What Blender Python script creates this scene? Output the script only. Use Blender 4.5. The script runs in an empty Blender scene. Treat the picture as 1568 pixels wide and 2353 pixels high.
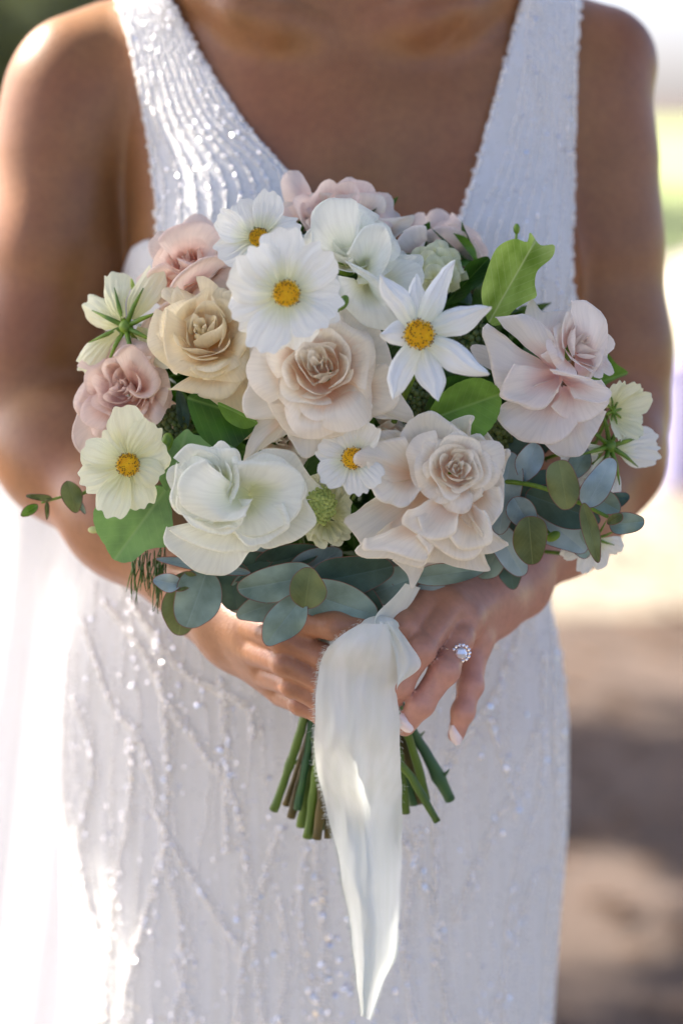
import bpy, math, random
import numpy as np
from mathutils import Vector, Matrix
from mathutils.bvhtree import BVHTree
random.seed(7); rng = np.random.default_rng(11)
SC = bpy.context.scene; COL = SC.collection
R_ = math.radians
# ------------------------------------------------------------------ camera, light, exposure
F = 6786.0; TH = R_(8); CX, CY, CZ = 0.0, -1.9, 1.37
cam = bpy.data.cameras.new('camera'); camo = bpy.data.objects.new('camera', cam); COL.objects.link(camo)
camo.location = (CX, CY, CZ); camo.rotation_euler = (R_(90) - TH, 0, 0)
cam.sensor_fit = 'HORIZONTAL'; cam.sensor_width = 24; cam.lens = 24 * F / 1568
cam.clip_start = .05; cam.clip_end = 900
cam.dof.use_dof = True; cam.dof.focus_distance = 1.70; cam.dof.aperture_fstop = 3.5
SC.camera = camo
w = bpy.data.worlds.new('World'); SC.world = w; w.use_nodes = True
SUN = Vector((-.66, .40, .64)).normalized()
nt = w.node_tree; sky = nt.nodes.new('ShaderNodeTexSky'); sky.sky_type = 'NISHITA'; sky.sun_disc = False
sky.sun_elevation = math.asin(SUN.z); sky.sun_rotation = math.atan2(SUN.x, SUN.y)
sky.air_density = .35; sky.dust_density = 2.5; sky.ozone_density = 1.0
nt.links.new(sky.outputs[0], nt.nodes['Background'].inputs[0]); nt.nodes['Background'].inputs[1].default_value = .10
sl = bpy.data.lights.new('sun', 'SUN'); sl.energy = 4.2; sl.angle = R_(.5); sl.color = (1, .93, .82)
so = bpy.data.objects.new('sun', sl); COL.objects.link(so); so.rotation_euler = SUN.to_track_quat('Z', 'Y').to_euler()
SC.view_settings.view_transform = 'Standard'; SC.view_settings.look = 'None'
SC.view_settings.gamma = 1; SC.view_settings.use_curve_mapping = False
SC.view_settings.exposure = 2.2

# ------------------------------------------------------------------ helpers
def P(px, py, y):                       # the point at depth y that the photo shows at (px, py)
    x = (px - 784) / F; u = (1176 - py) / F
    d = (x, math.cos(TH) + u * math.sin(TH), -math.sin(TH) + u * math.cos(TH))
    t = (y - CY) / d[1]
    return Vector((CX + t * d[0], y, CZ + t * d[2]))
def S(y): return (y - CY) / F * 1.005   # metres per pixel at depth y
def proj(X, Y, Z):
    dx, dy, dz = X - CX, Y - CY, Z - CZ
    f = dy * math.cos(TH) - dz * math.sin(TH); u = dy * math.sin(TH) + dz * math.cos(TH)
    return 784 + F * dx / f, 1176 - F * u / f
ROOT = {}
def tag(o, label=None, cat=None, group=None, kind=None):
    if label: o['label'] = label
    if cat: o['category'] = cat
    if group: o['group'] = group
    if kind: o['kind'] = kind
    return o
def attach(o, parent):
    o.parent = parent
    loc = ROOT.get(parent.name)
    if loc is not None: o.matrix_parent_inverse = Matrix.Translation(-loc)
def empty(name, loc, label, cat, group=None):
    o = bpy.data.objects.new(name, None); o.location = loc; o.empty_display_size = .05
    COL.objects.link(o); ROOT[o.name] = Vector(loc); return tag(o, label, cat, group)
def mk(name, v, f, mats, parent=None, uv=None, smooth=True, mi=None, label=None, kind=None):
    me = bpy.data.meshes.new(name)
    v = np.asarray([tuple(p) for p in v] if isinstance(v, list) else v, dtype=np.float32)
    me.from_pydata(v.tolist() if not isinstance(v, list) else v, [], [tuple(map(int, q)) for q in f])
    for m in (mats if isinstance(mats, (list, tuple)) else [mats]): me.materials.append(m)
    if smooth: me.polygons.foreach_set('use_smooth', [True] * len(me.polygons))
    if mi is not None: me.polygons.foreach_set('material_index', list(mi))
    if uv is not None:
        l = me.uv_layers.new(name='UVMap'); vi = np.empty(len(me.loops), dtype=np.int32)
        me.loops.foreach_get('vertex_index', vi)
        l.data.foreach_set('uv', np.asarray(uv, dtype=np.float32)[vi].ravel())
    me.validate(); me.update()
    o = bpy.data.objects.new(name, me); COL.objects.link(o)
    if parent is not None: attach(o, parent)
    return tag(o, label, kind=kind)
class MB:                               # collects pieces into one mesh
    def __init__(s): s.v = []; s.f = []; s.uv = []; s.mi = []; s.n = 0
    def add(s, v, f, uv=None, mi=0):
        v = np.asarray(v, dtype=float); s.v.append(v)
        s.f += [tuple(int(i) + s.n for i in q) for q in f]
        s.uv.append(np.asarray(uv, dtype=float) if uv is not None else np.zeros((len(v), 2)))
        s.mi += [mi] * len(f); s.n += len(v)
    def build(s, name, mats, parent=None, **k):
        return mk(name, np.vstack(s.v), s.f, mats, parent, uv=np.vstack(s.uv), mi=s.mi, **k)
def grid_faces(nu, nv, wrap=False):
    f = []
    for j in range(nv - 1):
        for i in range(nu if wrap else nu - 1):
            i2 = (i + 1) % nu
            f.append((j * nu + i, j * nu + i2, (j + 1) * nu + i2, (j + 1) * nu + i))
    return f
def catmull(pts, n, closed=False):
    pts = np.asarray(pts, dtype=float); m = len(pts)
    segs = m if closed else m - 1
    L = [np.linalg.norm(pts[(i + 1) % m][:2] - pts[i][:2]) + 1e-9 for i in range(segs)]
    cum = np.concatenate([[0], np.cumsum(L)]); T = np.linspace(0, cum[-1], n, endpoint=not closed)
    out = []
    for t in T:
        i = min(int(np.searchsorted(cum, t, 'right') - 1), segs - 1); s = (t - cum[i]) / L[i]
        g = (lambda k: pts[k % m]) if closed else (lambda k: pts[max(0, min(m - 1, k))])
        a, b, c, d = g(i - 1), g(i), g(i + 1), g(i + 2)
        out.append(.5 * (2 * b + (c - a) * s + (2 * a - 5 * b + 4 * c - d) * s * s + (3 * b - a - 3 * c + d) * s ** 3))
    return np.array(out)
def tube(path, rad, n=8, cap=True):
    path = [Vector(p) for p in path]; m = len(path)
    if not hasattr(rad, '__len__'): rad = [rad] * m
    V = []; 
    t0 = (path[1] - path[0]).normalized(); ref = Vector((0, 0, 1)) if abs(t0.z) < .9 else Vector((1, 0, 0))
    for i, p in enumerate(path):
        t = (path[min(i + 1, m - 1)] - path[max(i - 1, 0)]).normalized()
        a = t.cross(ref).normalized(); b = t.cross(a)
        for k in range(n):
            an = 2 * math.pi * k / n; V.append(p + (a * math.cos(an) + b * math.sin(an)) * rad[i])
    f = grid_faces(n, m, True)
    if cap:
        f.append(tuple(range(n))[::-1]); f.append(tuple((m - 1) * n + k for k in range(n)))
    return np.array([tuple(q) for q in V]), f
def sphere(c, r, nu=8, nv=6, sc=(1, 1, 1)):
    V = []
    for j in range(nv + 1):
        a = math.pi * j / nv
        for i in range(nu):
            b = 2 * math.pi * i / nu
            V.append((c[0] + r * sc[0] * math.sin(a) * math.cos(b), c[1] + r * sc[1] * math.sin(a) * math.sin(b), c[2] + r * sc[2] * math.cos(a)))
    return np.array(V), grid_faces(nu, nv + 1, True)

# ------------------------------------------------------------------ materials
def newmat(name):
    m = bpy.data.materials.new(name); m.use_nodes = True; n = m.node_tree.nodes
    return m, n, m.node_tree.links, n['Principled BSDF'], n['Material Output']
def lin(c): return tuple(((x / 255 + .055) / 1.055) ** 2.4 if x > 10 else x / 255 / 12.92 for x in c) + (1,)
def noise_mix(n, l, c1, c2, scale, detail=4, coord='Object', stretch=None):
    tc = n.new('ShaderNodeTexCoord'); nz = n.new('ShaderNodeTexNoise'); nz.inputs['Scale'].default_value = scale
    nz.inputs['Detail'].default_value = detail
    if stretch:
        mp = n.new('ShaderNodeMapping'); mp.inputs['Scale'].default_value = stretch
        l.new(tc.outputs[coord], mp.inputs[0]); l.new(mp.outputs[0], nz.inputs[0])
    else: l.new(tc.outputs[coord], nz.inputs[0])
    mx = n.new('ShaderNodeMix'); mx.data_type = 'RGBA'; mx.inputs['A'].default_value = c1; mx.inputs['B'].default_value = c2
    rp = n.new('ShaderNodeMapRange'); rp.inputs[1].default_value = .35; rp.inputs[2].default_value = .65
    l.new(nz.outputs[0], rp.inputs[0]); l.new(rp.outputs[0], mx.inputs['Factor'])
    return mx, nz
def bump(n, l, b, src, strength, dist):
    bm = n.new('ShaderNodeBump'); bm.inputs['Strength'].default_value = strength; bm.inputs['Distance'].default_value = dist
    l.new(src, bm.inputs['Height']); l.new(bm.outputs[0], b.inputs['Normal']); return bm
def simple(name, col, rough=.6, col2=None, scale=40, bstr=0, bdist=.001, metal=0, spec=.5, detail=4, stretch=None):
    m, n, l, b, o = newmat(name); b.inputs['Roughness'].default_value = rough; b.inputs['Metallic'].default_value = metal
    b.inputs['Specular IOR Level'].default_value = spec
    mx, nz = noise_mix(n, l, lin(col), lin(col2 or col), scale, detail, stretch=stretch)
    l.new(mx.outputs['Result'], b.inputs['Base Color'])
    if bstr: bump(n, l, b, nz.outputs[0], bstr, bdist)
    return m
def petal_mat(name, base, edge, vein=.25, transl=.48, pos=.5, freq=38):
    m, n, l, b, o = newmat(name)
    b.inputs['Roughness'].default_value = .5; b.inputs['Specular IOR Level'].default_value = .25
    uv = n.new('ShaderNodeUVMap'); uv.uv_map = 'UVMap'; sp = n.new('ShaderNodeSeparateXYZ'); l.new(uv.outputs[0], sp.inputs[0])
    rp = n.new('ShaderNodeValToRGB'); rp.color_ramp.elements[0].color = lin(base); rp.color_ramp.elements[1].color = lin(edge)
    rp.color_ramp.elements[0].position = max(0, pos - .35); rp.color_ramp.elements[1].position = min(1, pos + .3)
    tc = n.new('ShaderNodeTexCoord'); nz = n.new('ShaderNodeTexNoise'); nz.inputs['Scale'].default_value = 45; nz.inputs['Detail'].default_value = 3
    l.new(tc.outputs['Object'], nz.inputs[0])
    ad = n.new('ShaderNodeMath'); ad.operation = 'MULTIPLY_ADD'; ad.inputs[1].default_value = .3; l.new(nz.outputs[0], ad.inputs[0])
    sb = n.new('ShaderNodeMath'); sb.operation = 'SUBTRACT'; sb.inputs[1].default_value = .15; l.new(sp.outputs[1], sb.inputs[0]); l.new(sb.outputs[0], ad.inputs[2])
    l.new(ad.outputs[0], rp.inputs[0]); 
    mp = n.new('ShaderNodeMapping'); mp.inputs['Scale'].default_value = (freq, 2.2, 1); l.new(uv.outputs[0], mp.inputs[0])
    vn = n.new('ShaderNodeTexNoise'); vn.inputs['Scale'].default_value = 1; vn.inputs['Detail'].default_value = 3; l.new(mp.outputs[0], vn.inputs[0])
    hs = n.new('ShaderNodeHueSaturation'); l.new(rp.outputs[0], hs.inputs['Color'])
    vr = n.new('ShaderNodeMapRange'); vr.inputs[1].default_value = .3; vr.inputs[2].default_value = .7; vr.inputs[3].default_value = .93; vr.inputs[4].default_value = 1.03
    l.new(vn.outputs[0], vr.inputs[0]); l.new(vr.outputs[0], hs.inputs['Value'])
    l.new(hs.outputs[0], b.inputs['Base Color'])
    bm = bump(n, l, b, vn.outputs[0], vein, .0012)
    tr = n.new('ShaderNodeBsdfTranslucent'); l.new(hs.outputs[0], tr.inputs[0]); l.new(bm.outputs[0], tr.inputs['Normal'])
    ms = n.new('ShaderNodeMixShader'); ms.inputs[0].default_value = transl
    l.new(b.outputs[0], ms.inputs[1]); l.new(tr.outputs[0], ms.inputs[2]); l.new(ms.outputs[0], o.inputs[0])
    return m
def leaf_mat(name, c1, c2, rim=None, rough=.45, transl=.25, vein=(150, 185, 120), vw=.012, spec=.5, vstr=.5):
    m, n, l, b, o = newmat(name); b.inputs['Roughness'].default_value = rough; b.inputs['Specular IOR Level'].default_value = spec
    mx, nz = noise_mix(n, l, lin([x * .9 for x in c1]), lin([min(250, x * 1.06) for x in c2]), 42, 7)
    uv = n.new('ShaderNodeUVMap'); uv.uv_map = 'UVMap'; sp = n.new('ShaderNodeSeparateXYZ'); l.new(uv.outputs[0], sp.inputs[0])
    # midrib: lateral coordinate (v) near .5
    s1 = n.new('ShaderNodeMath'); s1.operation = 'SUBTRACT'; s1.inputs[1].default_value = .5; l.new(sp.outputs[1], s1.inputs[0])
    ab = n.new('ShaderNodeMath'); ab.operation = 'ABSOLUTE'; l.new(s1.outputs[0], ab.inputs[0])
    mr = n.new('ShaderNodeMapRange'); mr.inputs[1].default_value = vw * .4; mr.inputs[2].default_value = vw * 2; mr.inputs[3].default_value = vstr; mr.inputs[4].default_value = 0
    l.new(ab.outputs[0], mr.inputs[0])
    # side veins
    cb = n.new('ShaderNodeMath'); cb.operation = 'MULTIPLY_ADD'; cb.inputs[1].default_value = -.9; l.new(ab.outputs[0], cb.inputs[0]); l.new(sp.outputs[0], cb.inputs[2])
    sn = n.new('ShaderNodeMath'); sn.operation = 'MULTIPLY'; sn.inputs[1].default_value = 52; l.new(cb.outputs[0], sn.inputs[0])
    si = n.new('ShaderNodeMath'); si.operation = 'SINE'; l.new(sn.outputs[0], si.inputs[0])
    vr = n.new('ShaderNodeMapRange'); vr.inputs[1].default_value = .93; vr.inputs[2].default_value = 1; vr.inputs[3].default_value = 0; vr.inputs[4].default_value = vstr * .35
    l.new(si.outputs[0], vr.inputs[0])
    mxx = n.new('ShaderNodeMath'); mxx.operation = 'MAXIMUM'; l.new(mr.outputs[0], mxx.inputs[0]); l.new(vr.outputs[0], mxx.inputs[1])
    m2 = n.new('ShaderNodeMix'); m2.data_type = 'RGBA'; l.new(mx.outputs['Result'], m2.inputs['A']); m2.inputs['B'].default_value = lin(vein)
    l.new(mxx.outputs[0], m2.inputs['Factor']); out = m2.outputs['Result']
    l.new(out, b.inputs['Base Color'])
    bm = bump(n, l, b, mxx.outputs[0], .35, .0006)
    tr = n.new('ShaderNodeBsdfTranslucent'); l.new(out, tr.inputs[0])
    ms = n.new('ShaderNodeMixShader'); ms.inputs[0].default_value = transl
    l.new(b.outputs[0], ms.inputs[1]); l.new(tr.outputs[0], ms.inputs[2]); l.new(ms.outputs[0], o.inputs[0])
    return m
def skin_mat():
    m, n, l, b, o = newmat('tanned_skin')
    mx, nz = noise_mix(n, l, (.235, .098, .034, 1), (.325, .145, .052, 1), 30, 6)
    mx2, nz2 = noise_mix(n, l, (.30, .100, .040, 1), (.265, .124, .044, 1), 9, 3)
    m3 = n.new('ShaderNodeMix'); m3.data_type = 'RGBA'; m3.inputs['Factor'].default_value = .5
    l.new(mx.outputs['Result'], m3.inputs['A']); l.new(mx2.outputs['Result'], m3.inputs['B'])
    tc = n.new('ShaderNodeTexCoord'); sx = n.new('ShaderNodeSeparateXYZ'); l.new(tc.outputs['Object'], sx.inputs[0])
    mz = n.new('ShaderNodeMapRange'); mz.inputs[1].default_value = 1.12; mz.inputs[2].default_value = 1.03; l.new(sx.outputs[2], mz.inputs[0])
    mx_ = n.new('ShaderNodeMapRange'); mx_.inputs[1].default_value = -.03; mx_.inputs[2].default_value = .05; mx_.inputs[3].default_value = .25; l.new(sx.outputs[0], mx_.inputs[0])
    mu = n.new('ShaderNodeMath'); mu.operation = 'MULTIPLY'; l.new(mz.outputs[0], mu.inputs[0]); l.new(mx_.outputs[0], mu.inputs[1])
    m4 = n.new('ShaderNodeMix'); m4.data_type = 'RGBA'; l.new(mu.outputs[0], m4.inputs['Factor']); l.new(m3.outputs['Result'], m4.inputs['A']); m4.inputs['B'].default_value = (.56, .28, .21, 1)
    sp = n.new('ShaderNodeTexNoise'); sp.inputs['Scale'].default_value = 220; sp.inputs['Detail'].default_value = 3; l.new(tc.outputs['Object'], sp.inputs[0])
    sr = n.new('ShaderNodeMapRange'); sr.inputs[1].default_value = .3; sr.inputs[2].default_value = .7; sr.inputs[3].default_value = .92; sr.inputs[4].default_value = 1.08; l.new(sp.outputs[0], sr.inputs[0])
    hv = n.new('ShaderNodeHueSaturation'); l.new(sr.outputs[0], hv.inputs['Value']); l.new(m4.outputs['Result'], hv.inputs['Color'])
    l.new(hv.outputs[0], b.inputs['Base Color'])
    b.inputs['Roughness'].default_value = .42; b.inputs['Specular IOR Level'].default_value = .5
    b.inputs['Subsurface Weight'].default_value = .12; b.inputs['Subsurface Radius'].default_value = (1, .35, .2); b.inputs['Subsurface Scale'].default_value = .006
    tc = n.new('ShaderNodeTexCoord'); vz = n.new('ShaderNodeTexNoise'); vz.inputs['Scale'].default_value = 520; vz.inputs['Detail'].default_value = 2
    l.new(tc.outputs['Object'], vz.inputs[0]); bump(n, l, b, vz.outputs[0], .3, .0008)
    return m
def fabric_mat(name, col, col2, transl=.15, fine=1400, vstretch=(160, 160, 6), bs=.13, rough=.6):
    m, n, l, b, o = newmat(name); b.inputs['Roughness'].default_value = rough; b.inputs['Specular IOR Level'].default_value = .3
    b.inputs['Sheen Weight'].default_value = .15
    mx, nz = noise_mix(n, l, lin(col), lin(col2), 1, 4, stretch=vstretch)
    l.new(mx.outputs['Result'], b.inputs['Base Color'])
    tc = n.new('ShaderNodeTexCoord'); z = n.new('ShaderNodeTexNoise'); z.inputs['Scale'].default_value = fine; l.new(tc.outputs['Object'], z.inputs[0])
    ad = n.new('ShaderNodeMath'); ad.operation = 'MULTIPLY_ADD'; ad.inputs[1].default_value = .3; l.new(z.outputs[0], ad.inputs[0]); l.new(nz.outputs[0], ad.inputs[2])
    bump(n, l, b, ad.outputs[0], bs, .0015)
    tr = n.new('ShaderNodeBsdfTranslucent'); l.new(mx.outputs['Result'], tr.inputs[0])
    ms = n.new('ShaderNodeMixShader'); ms.inputs[0].default_value = transl
    l.new(b.outputs[0], ms.inputs[1]); l.new(tr.outputs[0], ms.inputs[2]); l.new(ms.outputs[0], o.inputs[0])
    return m
M = {}
M['skin'] = skin_mat()
M['gown'] = fabric_mat('ivory_gown_fabric', (233, 231, 226), (240, 239, 237))
M['bead'] = simple('glass_bead', (252, 249, 244), .25, metal=.6, spec=1)
M['sequin'] = simple('silver_sequin', (250, 248, 250), .18, metal=1)
M['ribbon'] = fabric_mat('silk_ribbon', (232, 236, 228), (240, 243, 238), .38, 2600, (120, 120, 8), .1, rough=.85)
M['nail'] = simple('pale_nail', (240, 222, 218), .15, spec=.8)
M['stem'] = simple('green_stem', (92, 118, 34), .5, (60, 88, 22), 60, .3, .001, stretch=(1, 1, .15))
M['stem_dark'] = simple('dark_green_stem', (40, 82, 52), .5, (54, 96, 44), 60, .3, .001)
M['stem_brown'] = simple('brown_stem', (96, 82, 34), .6, (70, 62, 26), 90, .5, .001)
M['calyx'] = simple('green_calyx', (120, 150, 40), .5, (76, 112, 28), 120, .2)
M['disc'] = simple('yellow_florets', (248, 206, 16), .6, (240, 184, 10), 300)
M['anther'] = simple('brown_anther', (96, 58, 12), .7)
M['green_dark'] = leaf_mat('dark_ivy_leaf', (40, 78, 18), (62, 104, 26), transl=.2, vein=(120, 150, 70))
M['green_mid'] = leaf_mat('green_leaf', (96, 140, 44), (122, 164, 62), transl=.35, vein=(165, 195, 110), vstr=.4)
M['green_soft'] = leaf_mat('soft_green_leaf', (104, 146, 84), (126, 168, 96), transl=.25, vein=(160, 190, 130), rough=.55, vstr=.35)
M['green_lit'] = leaf_mat('yellow_green_leaf', (140, 176, 66), (176, 204, 110), transl=.5, vein=(225, 235, 180), vstr=.5)
M['euc'] = leaf_mat('eucalyptus_leaf', (112, 136, 122), (138, 160, 150), transl=.1, rough=.6, vein=(150, 172, 168), vstr=.35, spec=.3)
M['euc_blue'] = leaf_mat('blue_eucalyptus_leaf', (132, 156, 158), (154, 174, 178), transl=.1, rough=.6, vein=(170, 188, 198), vstr=.35, spec=.3)
M['euc_dark'] = leaf_mat('dark_eucalyptus_leaf', (62, 84, 70), (80, 104, 90), transl=.08, rough=.6, vein=(100, 124, 120), vstr=.3, spec=.3)
M['euc_olive'] = leaf_mat('olive_eucalyptus_leaf', (96, 108, 62), (122, 132, 84), transl=.2, rough=.6, vein=(150, 158, 104), vstr=.4, spec=.3)
M['rim'] = simple('red_leaf_rim', (128, 84, 74), .6)
# petals: base colour, edge colour
M['blush'] = petal_mat('blush_petal', (251, 208, 170), (253, 247, 234), vein=.2, pos=.36)
M['cream_blush'] = petal_mat('cream_blush_petal', (251, 212, 178), (253, 248, 236), vein=.2, pos=.33)
M['white_green'] = petal_mat('greenish_white_petal', (240, 244, 204), (251, 252, 242), vein=.22, pos=.30)
M['lilac_pink'] = petal_mat('lilac_pink_petal', (248, 208, 200), (252, 245, 238), vein=.2, pos=.34)
M['cream_yellow'] = petal_mat('cream_yellow_petal', (246, 212, 158), (251, 241, 212), vein=.2, pos=.40)
M['mauve'] = petal_mat('mauve_petal', (230, 184, 166), (244, 224, 212), vein=.2, pos=.4)
M['pink'] = petal_mat('soft_pink_petal', (249, 202, 184), (251, 234, 222), vein=.2, pos=.4)
M['cosmos'] = petal_mat('white_cosmos_petal', (238, 240, 190), (248, 248, 240), vein=.6, transl=.35, pos=.25, freq=22)
M['cosmos_cream'] = petal_mat('cream_cosmos_petal', (238, 236, 170), (246, 246, 214), vein=.6, transl=.35, pos=.35, freq=22)
M['daisy'] = petal_mat('cool_white_petal', (236, 240, 214), (244, 247, 246), vein=.5, transl=.3, pos=.15, freq=14)
M['pale_green'] = petal_mat('pale_green_floret', (226, 230, 178), (240, 242, 214), pos=.5)

#SECTION: environment
# ------------------------------------------------------------------ ground, lawn, far trees
def ground():
    m, n, l, b, o = newmat('shade_toned_litter'); b.inputs['Roughness'].default_value = .95; b.inputs['Specular IOR Level'].default_value = .1
    mx, nz = noise_mix(n, l, (.075, .056, .045, 1), (.16, .12, .10, 1), 1.4, 6)  # near litter is coloured darker to deepen the tree's shade
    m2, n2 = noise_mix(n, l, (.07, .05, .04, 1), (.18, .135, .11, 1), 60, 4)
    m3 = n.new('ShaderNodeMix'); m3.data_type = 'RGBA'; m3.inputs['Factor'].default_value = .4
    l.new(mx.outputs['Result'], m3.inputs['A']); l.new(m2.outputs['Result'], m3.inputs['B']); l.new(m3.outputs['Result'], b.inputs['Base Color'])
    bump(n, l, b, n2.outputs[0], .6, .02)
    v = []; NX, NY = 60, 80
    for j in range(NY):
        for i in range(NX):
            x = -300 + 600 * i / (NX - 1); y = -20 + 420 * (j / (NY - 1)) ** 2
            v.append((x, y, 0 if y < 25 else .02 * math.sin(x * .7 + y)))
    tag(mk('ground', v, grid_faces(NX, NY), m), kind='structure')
    m, n, l, b, o = newmat('sunlit_toned_sand'); b.inputs['Roughness'].default_value = .95
    mx, nz = noise_mix(n, l, (.22, .185, .135, 1), (.31, .265, .20, 1), 1.6, 6); l.new(mx.outputs['Result'], b.inputs['Base Color']); bump(n, l, b, nz.outputs[0], .3, .02)  # paler sand colour puts the sunlit band into the ground beyond the shade
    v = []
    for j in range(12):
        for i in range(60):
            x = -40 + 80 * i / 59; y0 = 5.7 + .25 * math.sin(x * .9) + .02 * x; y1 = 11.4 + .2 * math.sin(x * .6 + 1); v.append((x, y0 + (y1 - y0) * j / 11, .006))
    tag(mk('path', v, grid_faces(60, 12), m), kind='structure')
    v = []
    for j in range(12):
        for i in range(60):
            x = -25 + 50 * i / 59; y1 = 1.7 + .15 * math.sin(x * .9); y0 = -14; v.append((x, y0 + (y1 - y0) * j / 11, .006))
    tag(mk('bounce_ground', v, grid_faces(60, 12), m), kind='structure')  # pale ground added out of view to bounce warm light onto the bride
    m, n, l, b, o = newmat('lawn_grass'); b.inputs['Roughness'].default_value = .9
    mx, nz = noise_mix(n, l, (.26, .32, .10, 1), (.34, .39, .15, 1), 2, 6); l.new(mx.outputs['Result'], b.inputs['Base Color'])
    v = []
    for j in range(40):
        for i in range(50):
            x = -120 + 240 * i / 49; y = 12 + .3 * math.sin(x * .8) + 130 * (j / 39) ** 2
            v.append((x, y, .03))
    tag(mk('lawn', v, grid_faces(50, 40), m), kind='structure')
    # grass tufts standing along the near edge of the lawn
    mb = MB()
    gm = simple('grass_blades', (170, 190, 92), .8, (148, 172, 74), 3)
    for k in range(5000):
        x = random.uniform(-3.5, 4.5); y = 12.1 + 9 * random.random() ** 1.6; h = random.uniform(.04, .1); a = random.uniform(0, 3.1)
        dx, dy = .008 * math.cos(a), .008 * math.sin(a); bx, by = random.uniform(-.03, .03), random.uniform(-.03, .03)
        mb.add([(x - dx, y - dy, .02), (x + dx, y + dy, .02), (x + bx, y + by, h)], [(0, 1, 2)])
    tag(mb.build('grass', gm, smooth=False), 'short sunlit green grass growing on the lawn beyond the path', 'grass', kind='stuff')
    # fallen leaves on the path
    mb = MB(); lm = simple('fallen_leaf', (140, 104, 74), .8, (98, 74, 52), 9)
    for k in range(2600):
        x = random.uniform(-2, 3.2); y = random.uniform(1.6, 9); a = random.uniform(0, 6.3); s = random.uniform(.018, .045)
        c, si = math.cos(a), math.sin(a); q = [(-1, 0, 0), (-.2, -.45, .3), (1, 0, .1), (-.2, .45, .35)]
        mb.add([(x + s * (p[0] * c - p[1] * si), y + s * (p[0] * si + p[1] * c), .006 + s * p[2]) for p in q], [(0, 1, 2), (0, 2, 3)])
    tag(mb.build('fallen_leaves', lm, smooth=False), 'brown fallen leaves scattered over the shaded path', 'leaves', kind='stuff')
ground()
bark = simple('tree_bark', (92, 78, 62), .9, (60, 50, 40), 12, .8, .02, stretch=(1, 1, .2))
def tree(name, loc, h, crown, n, ls, col, label, keep=None, seed=1):
    r = random.Random(seed); root = empty(name, loc, label, 'tree', None)
    mb = MB(); L = Vector(loc)
    mb.add(*tube([L + Vector((0, 0, -.1)), L + Vector((.05, .03, h * .3)), L + Vector((-.06, .05, h * .62)), L + Vector((0, 0, h * .9))], [h * .04, h * .03, h * .02, h * .008], 12))
    cc, cr = crown; C = L + Vector(cc)
    clumps = []
    for k in range(26):
        u = Vector((r.gauss(0, 1), r.gauss(0, 1), r.gauss(0, 1))).normalized() * (r.random() ** .4)
        clumps.append(C + Vector((u.x * cr[0], u.y * cr[1], u.z * cr[2])))
    for c in clumps[:14]:
        st = L + Vector((0, 0, h * r.uniform(.4, .8))); mid = (st + c) * .5 + Vector((r.uniform(-.2, .2), r.uniform(-.2, .2), -.15))
        mb.add(*tube([st, mid, c], [h * .012, h * .008, h * .002], 6))
    mb.build('trunk', bark, root)
    V = []; Fc = []; i = 0; sz = min(cr) * .55
    for k in range(n):
        c = r.choice(clumps)
        p = c + Vector((r.gauss(0, sz * .55), r.gauss(0, sz * .55), r.gauss(0, sz * .4)))
        if keep and not keep(p): continue
        a = Vector((r.gauss(0, 1), r.gauss(0, 1), r.gauss(0, .6))).normalized(); b = a.cross(Vector((r.gauss(0, 1), r.gauss(0, 1), r.gauss(0, 1)))).normalized()
        s = ls * r.uniform(.6, 1.2)
        V += [p - a * s, p + b * s * .45, p + a * s, p - b * s * .45]; Fc.append((i, i + 1, i + 2, i + 3)); i += 4
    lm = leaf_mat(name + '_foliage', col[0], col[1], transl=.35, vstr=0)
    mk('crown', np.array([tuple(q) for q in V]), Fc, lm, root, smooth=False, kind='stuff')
    return root
GAPS = [(P(1385, 2050, 2.6), .20, .34)]      # patches of the path that stay sunlit
def ground_at(px, py):
    u = (1176 - py) / F; x = (px - 784) / F
    d = (x, math.cos(TH) + u * math.sin(TH), -math.sin(TH) + u * math.cos(TH)); t = -CZ / d[2]
    return Vector((t * d[0], CY + t * d[1], 0))
gp = ground_at(1385, 2050)
def keep(p):
    q = p - SUN * (p.z / SUN.z)
    if (q.x - gp.x) ** 2 / .2 ** 2 + (q.y - gp.y) ** 2 / .45 ** 2 < 1: return False
    q = p - SUN * ((p.z - 1.0) / SUN.z)          # gap that lets the sun reach the veil and the left arm's edge
    if (-1.5 < q.x < -.12 and .20 < q.y < 1.4) or (.02 < q.x < .36 and -.26 < q.y < .15): return False
    q = p - SUN * (p.z / SUN.z)
    if q.y > 6.0 + .4 * math.sin(q.x * 2.3): return False
    return True
tree('shade_tree', (-4.6, 5.2, 0), 7.0, ((.6, -1.6, 5.1), (3.0, 4.4, 1.1)), 26000, .13, ((70, 108, 40), (104, 140, 60)),
     'tall leafy tree beside the path that shades the bride', keep, 3)
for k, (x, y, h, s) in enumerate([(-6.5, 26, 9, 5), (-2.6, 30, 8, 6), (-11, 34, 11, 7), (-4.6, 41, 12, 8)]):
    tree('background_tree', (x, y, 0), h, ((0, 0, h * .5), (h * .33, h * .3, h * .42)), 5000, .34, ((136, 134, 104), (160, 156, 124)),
         ['dark green tree at the far left edge of the lawn', 'dark tree behind the lawn nearest the left shoulder', 'tall dark tree farthest left beyond the lawn', 'tallest dark tree at the back left of the lawn'][k], None, s)
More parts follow.
